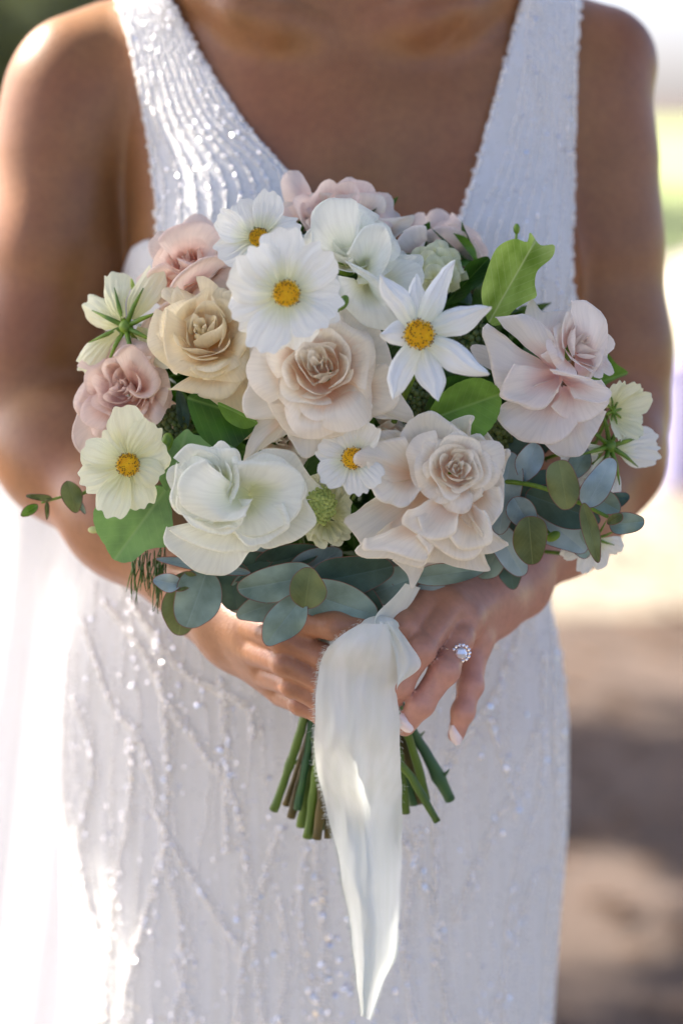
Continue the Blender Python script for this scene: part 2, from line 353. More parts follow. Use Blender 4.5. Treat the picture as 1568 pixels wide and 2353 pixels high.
#SECTION: guest arrangement
def stand():
    c = ground_at(1628, 1105); root = empty('flower_stand', c, 'low stand draped in lilac cloth under white and pink blooms at the right edge', 'flower stand')
    m = fabric_mat('lilac_cloth', (186, 180, 222), (204, 198, 232), .1, 60, (6, 6, 1), .3)
    v = []; n = 60
    for j in range(10):
        t = j / 9
        for i in range(n):
            a = 2 * math.pi * i / n; rr = .34 - .05 * t + .022 * math.sin(a * 11) * (1 - t)
            v.append((c.x + rr * math.cos(a), c.y + rr * math.sin(a), .01 + .44 * t))
    v += [(c.x, c.y, .455)]; f = grid_faces(n, 10, True) + [(9 * n + i, 9 * n + (i + 1) % n, 10 * n) for i in range(n)]
    mk('drape', v, f, m, root)
    mb = [MB(), MB()]
    for k in range(60):
        a = random.uniform(0, 6.28); e = random.random(); rr = .30 * math.sqrt(e)
        p = (c.x + rr * math.cos(a), c.y + rr * math.sin(a), .47 + .28 * (1 - e) + random.uniform(-.02, .04))
        for q in range(9):
            b = q * 2.4; d = .055
            px_, py_, pz_ = p[0] + .5 * d * math.cos(b), p[1] + .5 * d * math.sin(b), p[2] + .01 * q / 3
            V = []
            for (uu, vv) in ((-1, 0), (1, 0), (-1.2, 1), (1.2, 1), (-.7, 1.5), (.7, 1.5)):
                V.append((px_ + vv * d * .6 * math.cos(b) - uu * d * .5 * math.sin(b), py_ + vv * d * .6 * math.sin(b) + uu * d * .5 * math.cos(b), pz_ + .03 * vv ** 1.3))
            mb[k % 2].add(V, [(0, 1, 3, 2), (2, 3, 5, 4)], uv=[(.3, .2)] * 2 + [(.5, .8)] * 4)
    mb[0].build('white_blooms', M['cosmos'], root, kind='stuff'); mb[1].build('pink_blooms', M['lilac_pink'], root, kind='stuff')
stand()

#SECTION: body
# ------------------------------------------------------------------ the bride: signed distance field -> one continuous skin
class Field:
    def __init__(s, lo, hi, h):
        s.lo = np.array(lo); s.h = h; s.n = np.ceil((np.array(hi) - s.lo) / h).astype(int) + 1
        s.F = np.full(s.n, .3, dtype=np.float32)
        s.ax = [s.lo[k] + h * np.arange(s.n[k]) for k in range(3)]
    def window(s, lo, hi):
        sl = s.sub(lo, hi); q = Field.__new__(Field); q.h = s.h; q.ax = [s.ax[k][sl[k]] for k in range(3)]; q.lo = np.array([a[0] for a in q.ax]); q.n = np.array([len(a) for a in q.ax])
        q.F = np.full(q.n, .3, dtype=np.float32); q.sl = sl; return q
    def like(s):
        q = Field.__new__(Field); q.lo, q.h, q.n, q.ax = s.lo, s.h, s.n, s.ax; q.F = np.full(s.n, .3, dtype=np.float32); return q
    def sub(s, lo, hi):
        a = np.clip(np.floor((np.array(lo) - s.lo) / s.h).astype(int), 0, s.n); b = np.clip(np.ceil((np.array(hi) - s.lo) / s.h).astype(int) + 1, 0, s.n)
        return tuple(slice(a[k], b[k]) for k in range(3))
    def coords(s, sl): return np.meshgrid(*[s.ax[k][sl[k]].astype(np.float32) for k in range(3)], indexing='ij')
def smin(a, b, k):
    h = np.clip(.5 + .5 * (b - a) / k, 0, 1); return b + (a - b) * h - k * h * (1 - h)
def d_cap(X, Y, Z, a, b, ra, rb):
    bx, by, bz = b[0] - a[0], b[1] - a[1], b[2] - a[2]; q = bx * bx + by * by + bz * bz + 1e-12
    t = np.clip(((X - a[0]) * bx + (Y - a[1]) * by + (Z - a[2]) * bz) / q, 0, 1)
    return np.sqrt((X - a[0] - t * bx) ** 2 + (Y - a[1] - t * by) ** 2 + (Z - a[2] - t * bz) ** 2) - (ra + (rb - ra) * t)
def d_ell(X, Y, Z, c, r):
    x, y, z = (X - c[0]), (Y - c[1]), (Z - c[2])
    k0 = np.sqrt((x / r[0]) ** 2 + (y / r[1]) ** 2 + (z / r[2]) ** 2); k1 = np.sqrt((x / r[0] ** 2) ** 2 + (y / r[1] ** 2) ** 2 + (z / r[2] ** 2) ** 2) + 1e-6
    return k0 * (k0 - 1) / k1
def add_chain(fd, chain, k_in, k_out, margin=.03):
    """chain: list of (point, radius); smooth inside, blended into the field with k_out"""
    P_ = np.array([tuple(c[0]) for c in chain]); Rm = max(c[1] for c in chain) + margin
    sl = fd.sub(P_.min(0) - Rm, P_.max(0) + Rm)
    if any(s.stop <= s.start for s in sl): return
    X, Y, Z = fd.coords(sl); d = None
    for (a, ra), (b, rb) in zip(chain[:-1], chain[1:]):
        q = d_cap(X, Y, Z, a, b, ra, rb); d = q if d is None else smin(d, q, k_in)
    fd.F[sl] = smin(fd.F[sl], d, k_out) if k_out > 0 else np.minimum(fd.F[sl], d)
def add_ell(fd, c, r, k):
    sl = fd.sub(np.array(c) - np.array(r) - .05, np.array(c) + np.array(r) + .05)
    if any(s.stop <= s.start for s in sl): return
    X, Y, Z = fd.coords(sl); fd.F[sl] = smin(fd.F[sl], d_ell(X, Y, Z, c, r), k)
def surface_nets(fd, smooth=2):
    Fv = fd.F; ins = Fv < 0; nx, ny, nz = Fv.shape
    cnt = np.zeros((nx - 1, ny - 1, nz - 1), dtype=np.int8)
    for dx in (0, 1):
        for dy in (0, 1):
            for dz in (0, 1): cnt += ins[dx:nx - 1 + dx, dy:ny - 1 + dy, dz:nz - 1 + dz]
    act = (cnt > 0) & (cnt < 8); idx = np.full(act.shape, -1, dtype=np.int64); cells = np.argwhere(act); idx[act] = np.arange(len(cells))
    acc = np.zeros((len(cells), 3)); num = np.zeros(len(cells)); i, j, k = cells.T
    cr = [(a, b, c) for a in (0, 1) for b in (0, 1) for c in (0, 1)]
    for a in cr:
        for b in cr:
            if a < b and sum(abs(a[q] - b[q]) for q in range(3)) == 1:
                fa = Fv[i + a[0], j + a[1], k + a[2]]; fb = Fv[i + b[0], j + b[1], k + b[2]]; m = (fa < 0) != (fb < 0)
                t = np.where(m, fa / np.where(m, fa - fb, 1), 0)
                for q in range(3): acc[:, q] += np.where(m, a[q] + t * (b[q] - a[q]), 0)
                num += m
    V = fd.lo + (cells + acc / num[:, None]) * fd.h
    faces = []
    for ax in range(3):
        s0 = [slice(None)] * 3; s1 = [slice(None)] * 3; s0[ax] = slice(0, -1); s1[ax] = slice(1, None)
        A = ins[tuple(s0)]; B = ins[tuple(s1)]; e = np.argwhere(A != B); flip = A[tuple(e.T)]
        u, v = [(1, 2), (2, 0), (0, 1)][ax]; N = act.shape
        ok = (e[:, u] > 0) & (e[:, v] > 0) & (e[:, u] < N[u]) & (e[:, v] < N[v]) & (e[:, ax] < N[ax]); e = e[ok]; flip = flip[ok]
        q = []
        for du, dv in ((1, 1), (0, 1), (0, 0), (1, 0)):
            c = e.copy(); c[:, u] -= du; c[:, v] -= dv; q.append(idx[tuple(c.T)])
        q = np.stack(q, 1); q[~flip] = q[~flip][:, ::-1]; faces.append(q)
    faces = np.vstack(faces); faces = faces[(faces >= 0).all(1)]
    for _ in range(smooth):
        I = np.concatenate([faces[:, a] for a in range(4)] + [faces[:, (a + 1) % 4] for a in range(4)]); J = np.concatenate([faces[:, (a + 1) % 4] for a in range(4)] + [faces[:, a] for a in range(4)])
        c = np.bincount(I, minlength=len(V)); s = np.stack([np.bincount(I, V[J, q], len(V)) for q in range(3)], 1)
        V = V * .4 + .6 * s / np.maximum(c, 1)[:, None]
    return V, faces
def fast_mesh(name, V, Fq, mat, parent=None, **k):
    me = bpy.data.meshes.new(name); me.vertices.add(len(V)); me.vertices.foreach_set('co', np.asarray(V, dtype=np.float32).ravel())
    me.loops.add(Fq.size); me.loops.foreach_set('vertex_index', Fq.astype(np.int32).ravel())
    me.polygons.add(len(Fq)); me.polygons.foreach_set('loop_start', np.arange(0, Fq.size, 4, dtype=np.int32))
    me.update(calc_edges=True); me.validate(); me.polygons.foreach_set('use_smooth', [True] * len(me.polygons))
    me.materials.append(mat); o = bpy.data.objects.new(name, me); COL.objects.link(o)
    if parent is not None: attach(o, parent)
    return tag(o, **k)

def torso(fd):
    # rib cage, chest, shoulders' yoke, neck, breasts, waist, hips
    add_ell(fd, (.004, .095, 1.235), (.147, .098, .235), .03)
    add_ell(fd, (.012, .085, 1.335), (.150, .075, .085), .06)
    add_chain(fd, [((-.150, .105, 1.395), .040), ((.012, .10, 1.42), .055), ((.172, .105, 1.392), .040)], .03, .05)
    add_chain(fd, [((.014, .10, 1.42), .060), ((.016, .095, 1.52), .053)], .03, .05)
    add_ell(fd, (-.062, .035, 1.245), (.062, .055, .065), .05)
    add_ell(fd, (.090, .035, 1.245), (.062, .055, .065), .05)
    add_ell(fd, (0, .095, 1.03), (.128, .088, .20), .08)
    add_ell(fd, (-.018, .10, .90), (.155, .105, .16), .08)
    # collar bones and the notch between them
    for q in ([(712, 60, .022), (640, 44, .018), (560, 18, .024), (430, -40, .050)], [(885, 58, .022), (960, 40, .018), (1040, 14, .024), (1170, -40, .052)]):
        add_chain(fd, [(P(*c), .0094) for c in q], .02, .026)
    # sternomastoid cords
    for s in (-1, 1): add_chain(fd, [(P(784 + (.017 + s * .012) / .00028, 45, .032), .006), (P(784 + (.017 + s * .045) / .00028, -260, .07), .009)], .01, .022)
def arms(fd):
    # image-left arm
    A = [(P(172, 225, .095), .038), (P(150, 360, .090), .0405), (P(132, 560, .080), .0405), (P(85, 800, .070), .0375), (P(52, 945, .062), .037)]
    add_chain(fd, A, .03, .010, .04)
    add_ell(fd, P(168, 250, .092), (.047, .045, .062), .014)
    B = [(P(52, 945, .062), .037), (P(150, 1040, .030), .039), (P(290, 1190, -.030), .033), (P(455, 1362, -.095), .0235)]
    add_chain(fd, B, .03, .012, .04)
    # image-right arm
    A = [(P(1345, 225, .095), .038), (P(1352, 360, .090), .0395), (P(1366, 560, .080), .0395), (P(1392, 800, .070), .0375), (P(1402, 945, .062), .036)]
    add_chain(fd, A, .03, .010, .04)
    add_ell(fd, P(1335, 240, .092), (.043, .043, .058), .014)
    B = [(P(1402, 945, .062), .036), (P(1375, 1050, .030), .037), (P(1285, 1180, -.015), .034), (P(1175, 1320, -.085), .0235)]
    add_chain(fd, B, .03, .012, .04)
def hand_right(fd):     # image-right hand (her left), the one with the ring
    W = P(1172, 1322, -.085); lo = (P(830, 1500, -.2).x, -.235, P(1000, 1730, -.2).z); hi = (P(1260, 1300, -.05).x, -.04, P(1100, 1250, -.05).z)
    MC = [(P(992, 1372, -.172), .0115), (P(1028, 1398, -.178), .0112), (P(1064, 1430, -.174), .0108), (P(1088, 1478, -.158), .0095)]
    tmp = fd.window(lo, hi)
    for k in (1, 2, 3, 0): add_chain(tmp, [(W + Vector(((k - 1.5) * .004, 0, (1.5 - k) * .006)), .018), (W.lerp(MC[k][0], .5), .0155), MC[k]], .01, .012)
    fing = [
        [MC[0], (P(926, 1440, -.205), .0082), (P(868, 1500, -.200), .0072)],
        [MC[1], (P(964, 1494, -.212), .0084), (P(918, 1572, -.212), .0074), (P(892, 1620, -.200), .0064)],
        [MC[2], (P(1050, 1470, -.188), .0086), (P(1020, 1540, -.205), .0083), (P(966, 1618, -.208), .0074), (P(930, 1668, -.205), .0062)],
        [MC[3], (P(1080, 1575, -.175), .0072), (P(1063, 1635, -.182), .0064), (P(1047, 1688, -.180), .0052)]]
    for c in fing:
        g = tmp.like(); add_chain(g, c, .003, 0)
        for q in c[1:-1]: add_ell(g, q[0], (q[1] * 1.10, q[1] * 1.08, q[1] * 1.05), .003)
        tmp.F = smin(tmp.F, g.F, .0005)
    # blend each finger root into the back of the hand
    for k in range(4): add_ell(tmp, MC[k][0] + Vector((0, -.001, .001)), (.0108, .0105, .0108), .006)
    fd.F[tmp.sl] = smin(fd.F[tmp.sl], tmp.F, .008)
def hand_left(fd):      # image-left hand (her right), fingers wrapped round the stems
    W = P(455, 1362, -.095); lo = (P(400, 1500, -.05).x, -.235, P(600, 1700, -.2).z); hi = (P(880, 1500, -.2).x, -.05, P(500, 1280, -.05).z)
    MC = [(P(572, 1434, -.160), .0115), (P(585, 1488, -.166), .0110), (P(612, 1542, -.160), .0104), (P(648, 1590, -.152), .0090)]
    tmp = fd.window(lo, hi)
    for k in (1, 2, 3, 0): add_chain(tmp, [(W + Vector((0, 0, (1.5 - k) * .005)), .018), (W.lerp(MC[k][0], .5), .0165), MC[k]], .01, .012)
    fing = [
        [MC[0], (P(650, 1468, -.202), .0080), (P(740, 1508, -.205), .0074), (P(805, 1522, -.178), .0074)],
        [MC[1], (P(655, 1524, -.202), .0077), (P(738, 1566, -.204), .0071), (P(805, 1586, -.178), .0072)],
        [MC[2], (P(672, 1574, -.196), .0071), (P(742, 1614, -.199), .0065), (P(800, 1632, -.185), .0066)],
        [MC[3], (P(692, 1616, -.182), .0068), (P(746, 1646, -.190), .0062), (P(790, 1658, -.175), .0056)]]
    for c in fing:
        g = tmp.like(); add_chain(g, c, .003, 0)
        for q in c[1:-1]: add_ell(g, q[0], (q[1] * 1.04, q[1] * 1.05, q[1] * 1.0), .003)
        tmp.F = smin(tmp.F, g.F, .0005)
    g = tmp.like()       # thumb lies over the top of the fingers
    add_chain(g, [(P(560, 1405, -.14), .014), (P(680, 1424, -.200), .0092), (P(770, 1438, -.214), .0082), (P(835, 1444, -.212), .0070)], .004, 0)
    tmp.F = smin(tmp.F, g.F, .004)
    fd.F[tmp.sl] = smin(fd.F[tmp.sl], tmp.F, .008)

bride = empty('person', (-.01, .09, 0), 'bride in a beaded ivory V-neck gown holding a bouquet in both hands', 'person')
LO, HI = (-.29, -.13, .93), (.27, .22, 1.53)
tf = Field(LO, HI, .0025); torso(tf)
bf = Field((-.285, -.235, .945), (.262, .20, 1.50), .0016); torso(bf); arms(bf); hand_left(bf); hand_right(bf)
VV, FF = surface_nets(bf, 1); del bf
body = fast_mesh('body', VV, FF, M['skin'], bride)
# finger nails on the two outer fingers of the image-right hand
def nail(px, py, y, ang, L, W, label=None):
    s = S(y); c = P(px, py, y); v = []
    for j in range(7):
        for i in range(7):
            a = -1 + 2 * i / 6; b = -1 + 2 * j / 6; ww = W * math.sqrt(max(.05, 1 - (abs(b)) ** 3 * .75))
            lx, ly = a * ww, b * L; q = (math.cos(ang) * lx - math.sin(ang) * ly, math.sin(ang) * lx + math.cos(ang) * ly)
            v.append((c.x + q[0], c.y + .0028 * a * a + .0012 * b * b, c.z - q[1]))
    mk('fingernail', v, grid_faces(7, 7), M['nail'], body)
nail(930, 1664, -.2135, R_(-38), .0062, .0040); nail(1046, 1690, -.1868, R_(-14), .0062, .0036)
# engagement ring
s = P(1046, 1492, -.195)
mb = MB(); ring_c = P(1038, 1496, -.194); axd = Vector((-.38, -.12, -.92)).normalized()
e1 = axd.cross(Vector((0, 1, 0))).normalized(); e2 = axd.cross(e1)
pts = [ring_c + (e1 * math.cos(a) + e2 * math.sin(a)) * .0097 for a in np.linspace(0, 2 * math.pi, 33)]
mb.add(*tube(pts, .0009, 8, False))
ringo = mb.build('diamond_ring', simple('white_gold', (226, 224, 222), .15, metal=1), bride)
gl, n, l, b, o = newmat('diamond'); b.inputs['Roughness'].default_value = .03; b.inputs['Transmission Weight'].default_value = .35; b.inputs['IOR'].default_value = 2.4; b.inputs['Base Color'].default_value = (.95, .95, 1, 1); b.inputs['Metallic'].default_value = .4
dc = P(1059, 1501, -.2052); mb = MB()
V, f = sphere(dc, .0036, 8, 4, (1, .7, 1)); mb.add(V, f); mb.build('diamond', gl, ringo, smooth=False)
mb = MB()
for k in range(14):
    a = k * 2 * math.pi / 14; V, f = sphere((dc.x + .0048 * math.cos(a), dc.y + .0012, dc.z + .0048 * math.sin(a)), .0011, 6, 4); mb.add(V, f)
mb.build('halo_stones', gl, ringo, smooth=False)

#SECTION: gown
LPoly = [(262, -260), (265, 0), (300, 110), (328, 250), (350, 400), (362, 552), (335, 548), (300, 570), (282, 620), (262, 720), (40, 780), (40, 1500), (1500, 1500), (1500, 720), (1330, 700), (1312, 640), (1320, 300), (1332, 0), (1335, -260), (1240, -260),
         (1200, 0), (1160, 140), (1110, 320), (1050, 520), (1000, 640), (800, 640), (715, 450), (640, 370), (560, 280), (470, 140), (395, 0), (340, -260)]
bd = Field(LO, HI, .0025); base = tf.F - .0045
near = np.argwhere(base < .012); bd.F = base.astype(np.float32)
xi, yi, zi = near.T; px, py = proj(bd.ax[0][xi], bd.ax[1][yi], bd.ax[2][zi])
poly = np.array(LPoly, float); inside = np.zeros(len(px), bool); dist = np.full(len(px), 1e9)
for a, b in zip(poly, np.roll(poly, -1, 0)):
    cond = ((a[1] > py) != (b[1] > py)); xx = (b[0] - a[0]) * (py - a[1]) / (b[1] - a[1] + 1e-9) + a[0]; inside ^= cond & (px < xx)
    e = b - a; t = np.clip(((px - a[0]) * e[0] + (py - a[1]) * e[1]) / (e @ e), 0, 1)
    dist = np.minimum(dist, np.hypot(px - a[0] - t * e[0], py - a[1] - t * e[1]))
msk = np.where(inside, -dist, dist) * .00028
bd.F[xi, yi, zi] = np.maximum(bd.F[xi, yi, zi], msk)
Vb, Fb = surface_nets(bd, 2)
gown = fast_mesh('wedding_gown', Vb, Fb, M['gown'], bride, label='ivory beaded gown with wide V-neck straps')
# skirt
EDGE = [(1100, 300, 1200), (1320, 188, 1250), (1500, 155, 1287), (1650, 142, 1303), (1900, 142, 1300), (2100, 142, 1284), (2352, 143, 1266), (2700, 140, 1262), (3400, 100, 1300), (5200, -60, 1460)]
v = []; NA, NZ = 260, 240; ez = [P(784, e[0], .09).z for e in EDGE]; s9 = S(.09)
zs = np.linspace(P(784, 1130, .09).z, .015, NZ)
flow = [(rng.uniform(0, 6.28), rng.uniform(3, 14), rng.uniform(-5, 5)) for _ in range(10)]
for z in zs:
    l_ = np.interp(-z, [-q for q in ez], [(P(e[1], e[0], .09).x) for e in EDGE]); r_ = np.interp(-z, [-q for q in ez], [(P(e[2], e[0], .09).x) for e in EDGE])
    cx, a_ = (l_ + r_) / 2, (r_ - l_) / 2; b_ = min(a_ * .70, .115) + max(0, .75 - z) * .12
    for i in range(NA):
        t = 2 * math.pi * i / NA
        d = sum(math.sin(k * t + ph + sp * z) for ph, k, sp in flow) * .00065 * min(1, max(.3, (1.15 - z) * 4))
        d += .004 * max(0, .8 - z) * math.sin(9 * t + 1.3)
        v.append((cx + (a_ + d) * math.cos(t), .095 + (b_ + d) * math.sin(t), z))
skirt = mk('skirt', np.array(v), grid_faces(NA, NZ, True), M['gown'], gown)
dg = bpy.context.evaluated_depsgraph_get()
bvh_s = BVHTree.FromPolygons([Vector(q) for q in v], grid_faces(NA, NZ, True))
bvh_b = BVHTree.FromPolygons([Vector(q) for q in Vb], [tuple(map(int, q)) for q in Fb])
camv = Vector((CX, CY, CZ))
def hit(px, py):
    d = (P(px, py, 0) - camv).normalized(); best = None
    for b in (bvh_s, bvh_b):
        h = b.ray_cast(camv, d)
        if h[0] is not None and (best is None or h[3] < best[2]): best = (h[0], h[1] if h[1].dot(d) < 0 else -h[1], h[3])
    return best
pearl = MB(); seq = MB()
def bead(px, py, r, mb=pearl, lift=.4):
    h = hit(px, py)
    if h is None or h[0].y > .16: return
    c = h[0] + h[1] * r * lift; V, f = sphere(c, r, 6, 4); mb.add(V, f)
def disc(px, py, r, tilt=.9):
    h = hit(px, py)
    if h is None or h[0].y > .16: return
    n_ = (h[1] + Vector((random.gauss(0, tilt * .35), random.gauss(0, .1), random.gauss(.4, tilt * .4)))).normalized()
    a = n_.orthogonal().normalized(); b = n_.cross(a); c = h[0] + h[1] * .0018
    V = [c + n_ * r * .25] + [c + (a * math.cos(q) + b * math.sin(q)) * r for q in np.linspace(0, 2 * math.pi, 7)[:-1]]
    seq.add([tuple(q) for q in V], [(0, 1 + k, 1 + (k + 1) % 6) for k in range(6)])
def bead_line(pts, step=9, r=.0012, width=0, glit=.06):
    r *= 1.1
    L = sum(math.dist(pts[i], pts[i + 1]) for i in range(len(pts) - 1)); q = catmull(pts, max(3, int(L / step)))
    for i in range(len(q) - 1):
        t = q[i + 1] - q[i]; nn = np.array([-t[1], t[0]]) / (np.linalg.norm(t) + 1e-9)
        for o_ in ((-width, width) if width else (0,)):
            p = q[i] + nn * (o_ + random.gauss(0, 1.2)); bead(p[0], p[1], r * random.uniform(.75, 1.25))
        if random.random() < glit: disc(q[i][0] + random.gauss(0, 5), q[i][1], random.uniform(.0007, .0014))
# edges of the bodice
for pts in ([(266, 3), (300, 112), (328, 250), (351, 400), (364, 560), (360, 620)], [(1329, 3), (1320, 300), (1318, 480), (1314, 640), (1310, 700)],
            [(398, 3), (472, 142), (563, 282), (641, 372), (713, 448)], [(1198, 3), (1158, 142), (1110, 320), (1054, 520)]):
    bead_line(pts, 8, .0013, 3, 0)
# bodice: vertical wavering lines
for k in range(11):
    x0 = 280 + k * 12; x1 = 372 + k * 34
    bead_line([(x0, 5), (x0 + 30 + k * 4, 130), (x0 + 55 + k * 10, 270), (x1 + 6, 420), (x1 + random.uniform(-8, 10), 640)], 10, .0011, 0, .22)
for k in range(9):
    x0 = 1215 + k * 13; x1 = 1075 + k * 29
    bead_line([(x0, 5), (x0 - 18 + k * 2, 200), ((x0 + x1) / 2 + 6, 380), (x1 + 4, 560), (x1 + random.uniform(-8, 8), 720)], 10, .0010, 0, .16)
# skirt: flowing, forking vines
vines = [[(190, 1420), (250, 1600), (330, 1720), (372, 1900), (470, 2060), (545, 2170)], [(240, 1380), (330, 1500), (400, 1640), (520, 1800), (560, 1950), (600, 2352)],
         [(170, 1600), (215, 1760), (180, 1920), (205, 2080), (235, 2200), (240, 2352)], [(300, 1700), (298, 1850), (262, 2050), (230, 2352)],
         [(372, 1960), (330, 2120), (290, 2250), (280, 2352)], [(375, 1970), (410, 2100), (420, 2250), (395, 2352)], [(400, 2200), (450, 2352)],
         [(300, 1380), (420, 1540), (560, 1620), (580, 1700)], [(360, 1450), (378, 1640), (385, 1790), (372, 1960)],
         [(640, 1900), (600, 2040), (560, 2200), (545, 2352)], [(720, 1930), (735, 2050), (745, 2200), (735, 2352)], [(700, 1950), (690, 2100), (720, 2300)], [(505, 1560), (520, 1720), (520, 1960)],
         [(1290, 1450), (1293, 1700), (1290, 1900), (1274, 2120), (1258, 2352)], [(1270, 1450), (1276, 1700), (1276, 1900), (1258, 2120), (1244, 2352)], [(1250, 1500), (1240, 1800), (1180, 2000), (1160, 2200), (1150, 2352)],
         [(1210, 1400), (1150, 1560), (1100, 1650), (1010, 1800), (1000, 2000), (1010, 2200), (1030, 2352)], [(1240, 1650), (1170, 1830), (1130, 1900), (1040, 2120)],
         [(960, 1900), (940, 2050), (930, 2200), (950, 2352)], [(920, 1920), (980, 2060), (1000, 2180)], [(1232, 2000), (1180, 2150), (1120, 2352)], [(152, 1500), (148, 1800), (156, 2100), (150, 2352)],
         [(1120, 1650), (1160, 1760), (1190, 1880)], [(640, 2060), (660, 2200), (640, 2352)]]
for q in vines:
    bead_line(q, 8, .0012, 4, .3); bead_line([(a + random.uniform(14, 26), b) for a, b in q], 11, .0009, 0, .05)
for x in range(175, 1290, 48):
    p0 = random.uniform(0, 6); bead_line([(x + 16 * math.sin(p0 + j * .9) + (720 - x) * .0 + random.uniform(-5, 5), 1340 + j * 128) for j in range(9)], 12, .0009, 0, .12)
for k in range(260):
    px = random.uniform(160, 1290); py = random.uniform(1380, 2352); disc(px, py, random.uniform(.0007, .0014), 1.1)
for (px, py) in [(305, 1573), (508, 1720), (455, 1618), (483, 383), (548, 305), (415, 352), (417, 465), (1122, 1620), (1157, 1763), (1102, 1738), (1187, 1858), (1150, 1912), (720, 2070), (740, 2100), (755, 2250), (770, 2285), (790, 2270), (723, 2012), (1165, 2290), (905, 2275), (545, 2110), (630, 2190), (1270, 1520), (455, 385), (1205, 1640), (1000, 1790)]:
    disc(px, py, .0020, .3)
for k in range(30): disc(random.gauss(750, 26), random.uniform(1980, 2340), random.uniform(.0012, .0022), .8)
for k in range(2600):
    if k < 1900: bead(random.uniform(150, 1295), random.uniform(1330, 2352), random.uniform(.0004, .0009))
    else: bead(random.choice((random.uniform(275, 640), random.uniform(1080, 1325))), random.uniform(0, 700), random.uniform(.0004, .0008))
pearl.build('beading', M['bead'], gown, kind='stuff'); seq.build('sequins', M['sequin'], gown, kind='stuff', smooth=False)
# veil: sheer tulle behind the body on the image-left side
m, n, l, b, o = newmat('sheer_tulle'); b.inputs['Base Color'].default_value = (.86, .85, .86, 1); b.inputs['Roughness'].default_value = .7
tr = n.new('ShaderNodeBsdfTranslucent'); tr.inputs[0].default_value = (.86, .85, .87, 1); tp = n.new('ShaderNodeBsdfTransparent')
m1 = n.new('ShaderNodeMixShader'); m1.inputs[0].default_value = .5; l.new(b.outputs[0], m1.inputs[1]); l.new(tr.outputs[0], m1.inputs[2])
m2 = n.new('ShaderNodeMixShader'); m2.inputs[0].default_value = .72; l.new(tp.outputs[0], m2.inputs[1]); l.new(m1.outputs[0], m2.inputs[2]); l.new(m2.outputs[0], o.inputs[0])
def veil(name, y0, xl, xr, seed, parent):
    r = random.Random(seed); ph = [r.uniform(0, 6.28) for _ in range(4)]; v = []; NU, NV = 120, 60
    for j in range(NV):
        t = j / (NV - 1); z = 1.40 * (1 - t) + .02 * t
        a = xl(t); b_ = xr(t)
        for i in range(NU):
            u = i / (NU - 1); x = a + (b_ - a) * u
            y = y0 + .25 * t * t + (.012 + .03 * t) * (math.sin(17 * u + ph[0] + t) + .6 * math.sin(31 * u + ph[1] - 2 * t)) + .008 * math.sin(70 * u + ph[2])
            v.append((x, y, z))
    return mk(name, v, grid_faces(NU, NV), m, parent)
vl = veil('veil', .24, lambda t: -.08 - .29 * min(1, max(0, (t - .09) / .11)) - .25 * t - .1 * t * t, lambda t: .14 - .02 * t, 4, bride)
veil('veil_layer', .30, lambda t: -.06 - .31 * min(1, max(0, (t - .09) / .11)) - .28 * t - .1 * t * t, lambda t: .10, 9, vl)

#SECTION: bouquet
bq = empty('bouquet', P(810, 1560, -.17), 'bouquet of cream roses, white cosmos and eucalyptus tied with trailing white ribbon', 'bouquet')
from mathutils import noise as mnoise
def crumple(V, amp=.0016, f=38.):
    return [tuple(Vector(p) + Vector(mnoise.noise_vector(Vector(p) * f)) * amp + Vector(mnoise.noise_vector(Vector(p) * f * 3.1)) * amp * .25) for p in V]
def frame(ax):
    a = Vector((ax[0], -1, ax[1] + .14)).normalized(); up = Vector((0, 0, 1)); x = up.cross(a).normalized() * -1; x = -x
    # x to the image right, y up the image, a towards the camera
    x = Vector((1, 0, 0)); x = (x - a * x.dot(a)).normalized(); y = a.cross(x).normalized()
    return x, y, a
def rose_petal(c, fr, R, th, rho, H, span, t, roll, point, amp, rr, zb=-.35, NU=15, NV=13, ctrl=None):
    x, y, a = fr; V = []; UV = []
    B = ((.02 if zb > .1 else .10) * R + .12 * rho, zb * R); sk = rr.uniform(-1, 1) * .07 * amp * R; E = (rho, H)
    Cc = ctrl or (rho * (1.22 - .55 * t), H * .1 - .1 * R + .42 * R * t)
    p1, p2, p3 = rr.uniform(0, 6.28), rr.uniform(0, 6.28), rr.uniform(0, 6.28)
    for j in range(NV):
        v = j / (NV - 1)
        for i in range(NU):
            u = -1 + 2 * i / (NU - 1)
            lim = 1 - (1 - point) * .16 * abs(u) ** 3 - point * .42 * abs(u) ** 1.4
            vv = v * lim * (1 + .035 * amp * math.sin(5 * u + p2))
            r = (1 - vv) ** 2 * B[0] + 2 * vv * (1 - vv) * Cc[0] + vv * vv * E[0]
            z = (1 - vv) ** 2 * B[1] + 2 * vv * (1 - vv) * Cc[1] + vv * vv * E[1]
            wv = (min(1, vv * 1.9)) ** .6
            az = th + u * span * (.35 + .65 * wv)
            s = max(0, (max(v, abs(u) ** 1.5 * v ** .3) - .74) / .26); s = s * s
            r += roll * R * s * .55; z -= roll * R * s
            q = amp * R * .062 * v * (math.sin(2.3 * u + p1) + .7 * math.sin(4.6 * u + 3 * v + p3))
            r += q * .8 + sk * u * v * .6; z += q + sk * u * v
            V.append(c + (x * math.cos(az) + y * math.sin(az)) * r + a * z); UV.append((.5 + .5 * u, v))
    return crumple(crumple(V, .05 * R * (.4 + .6 * min(1, rho / R)), .42 / R), .016 * R + .0008, 1.5 / R + 40), grid_faces(NU, NV), UV
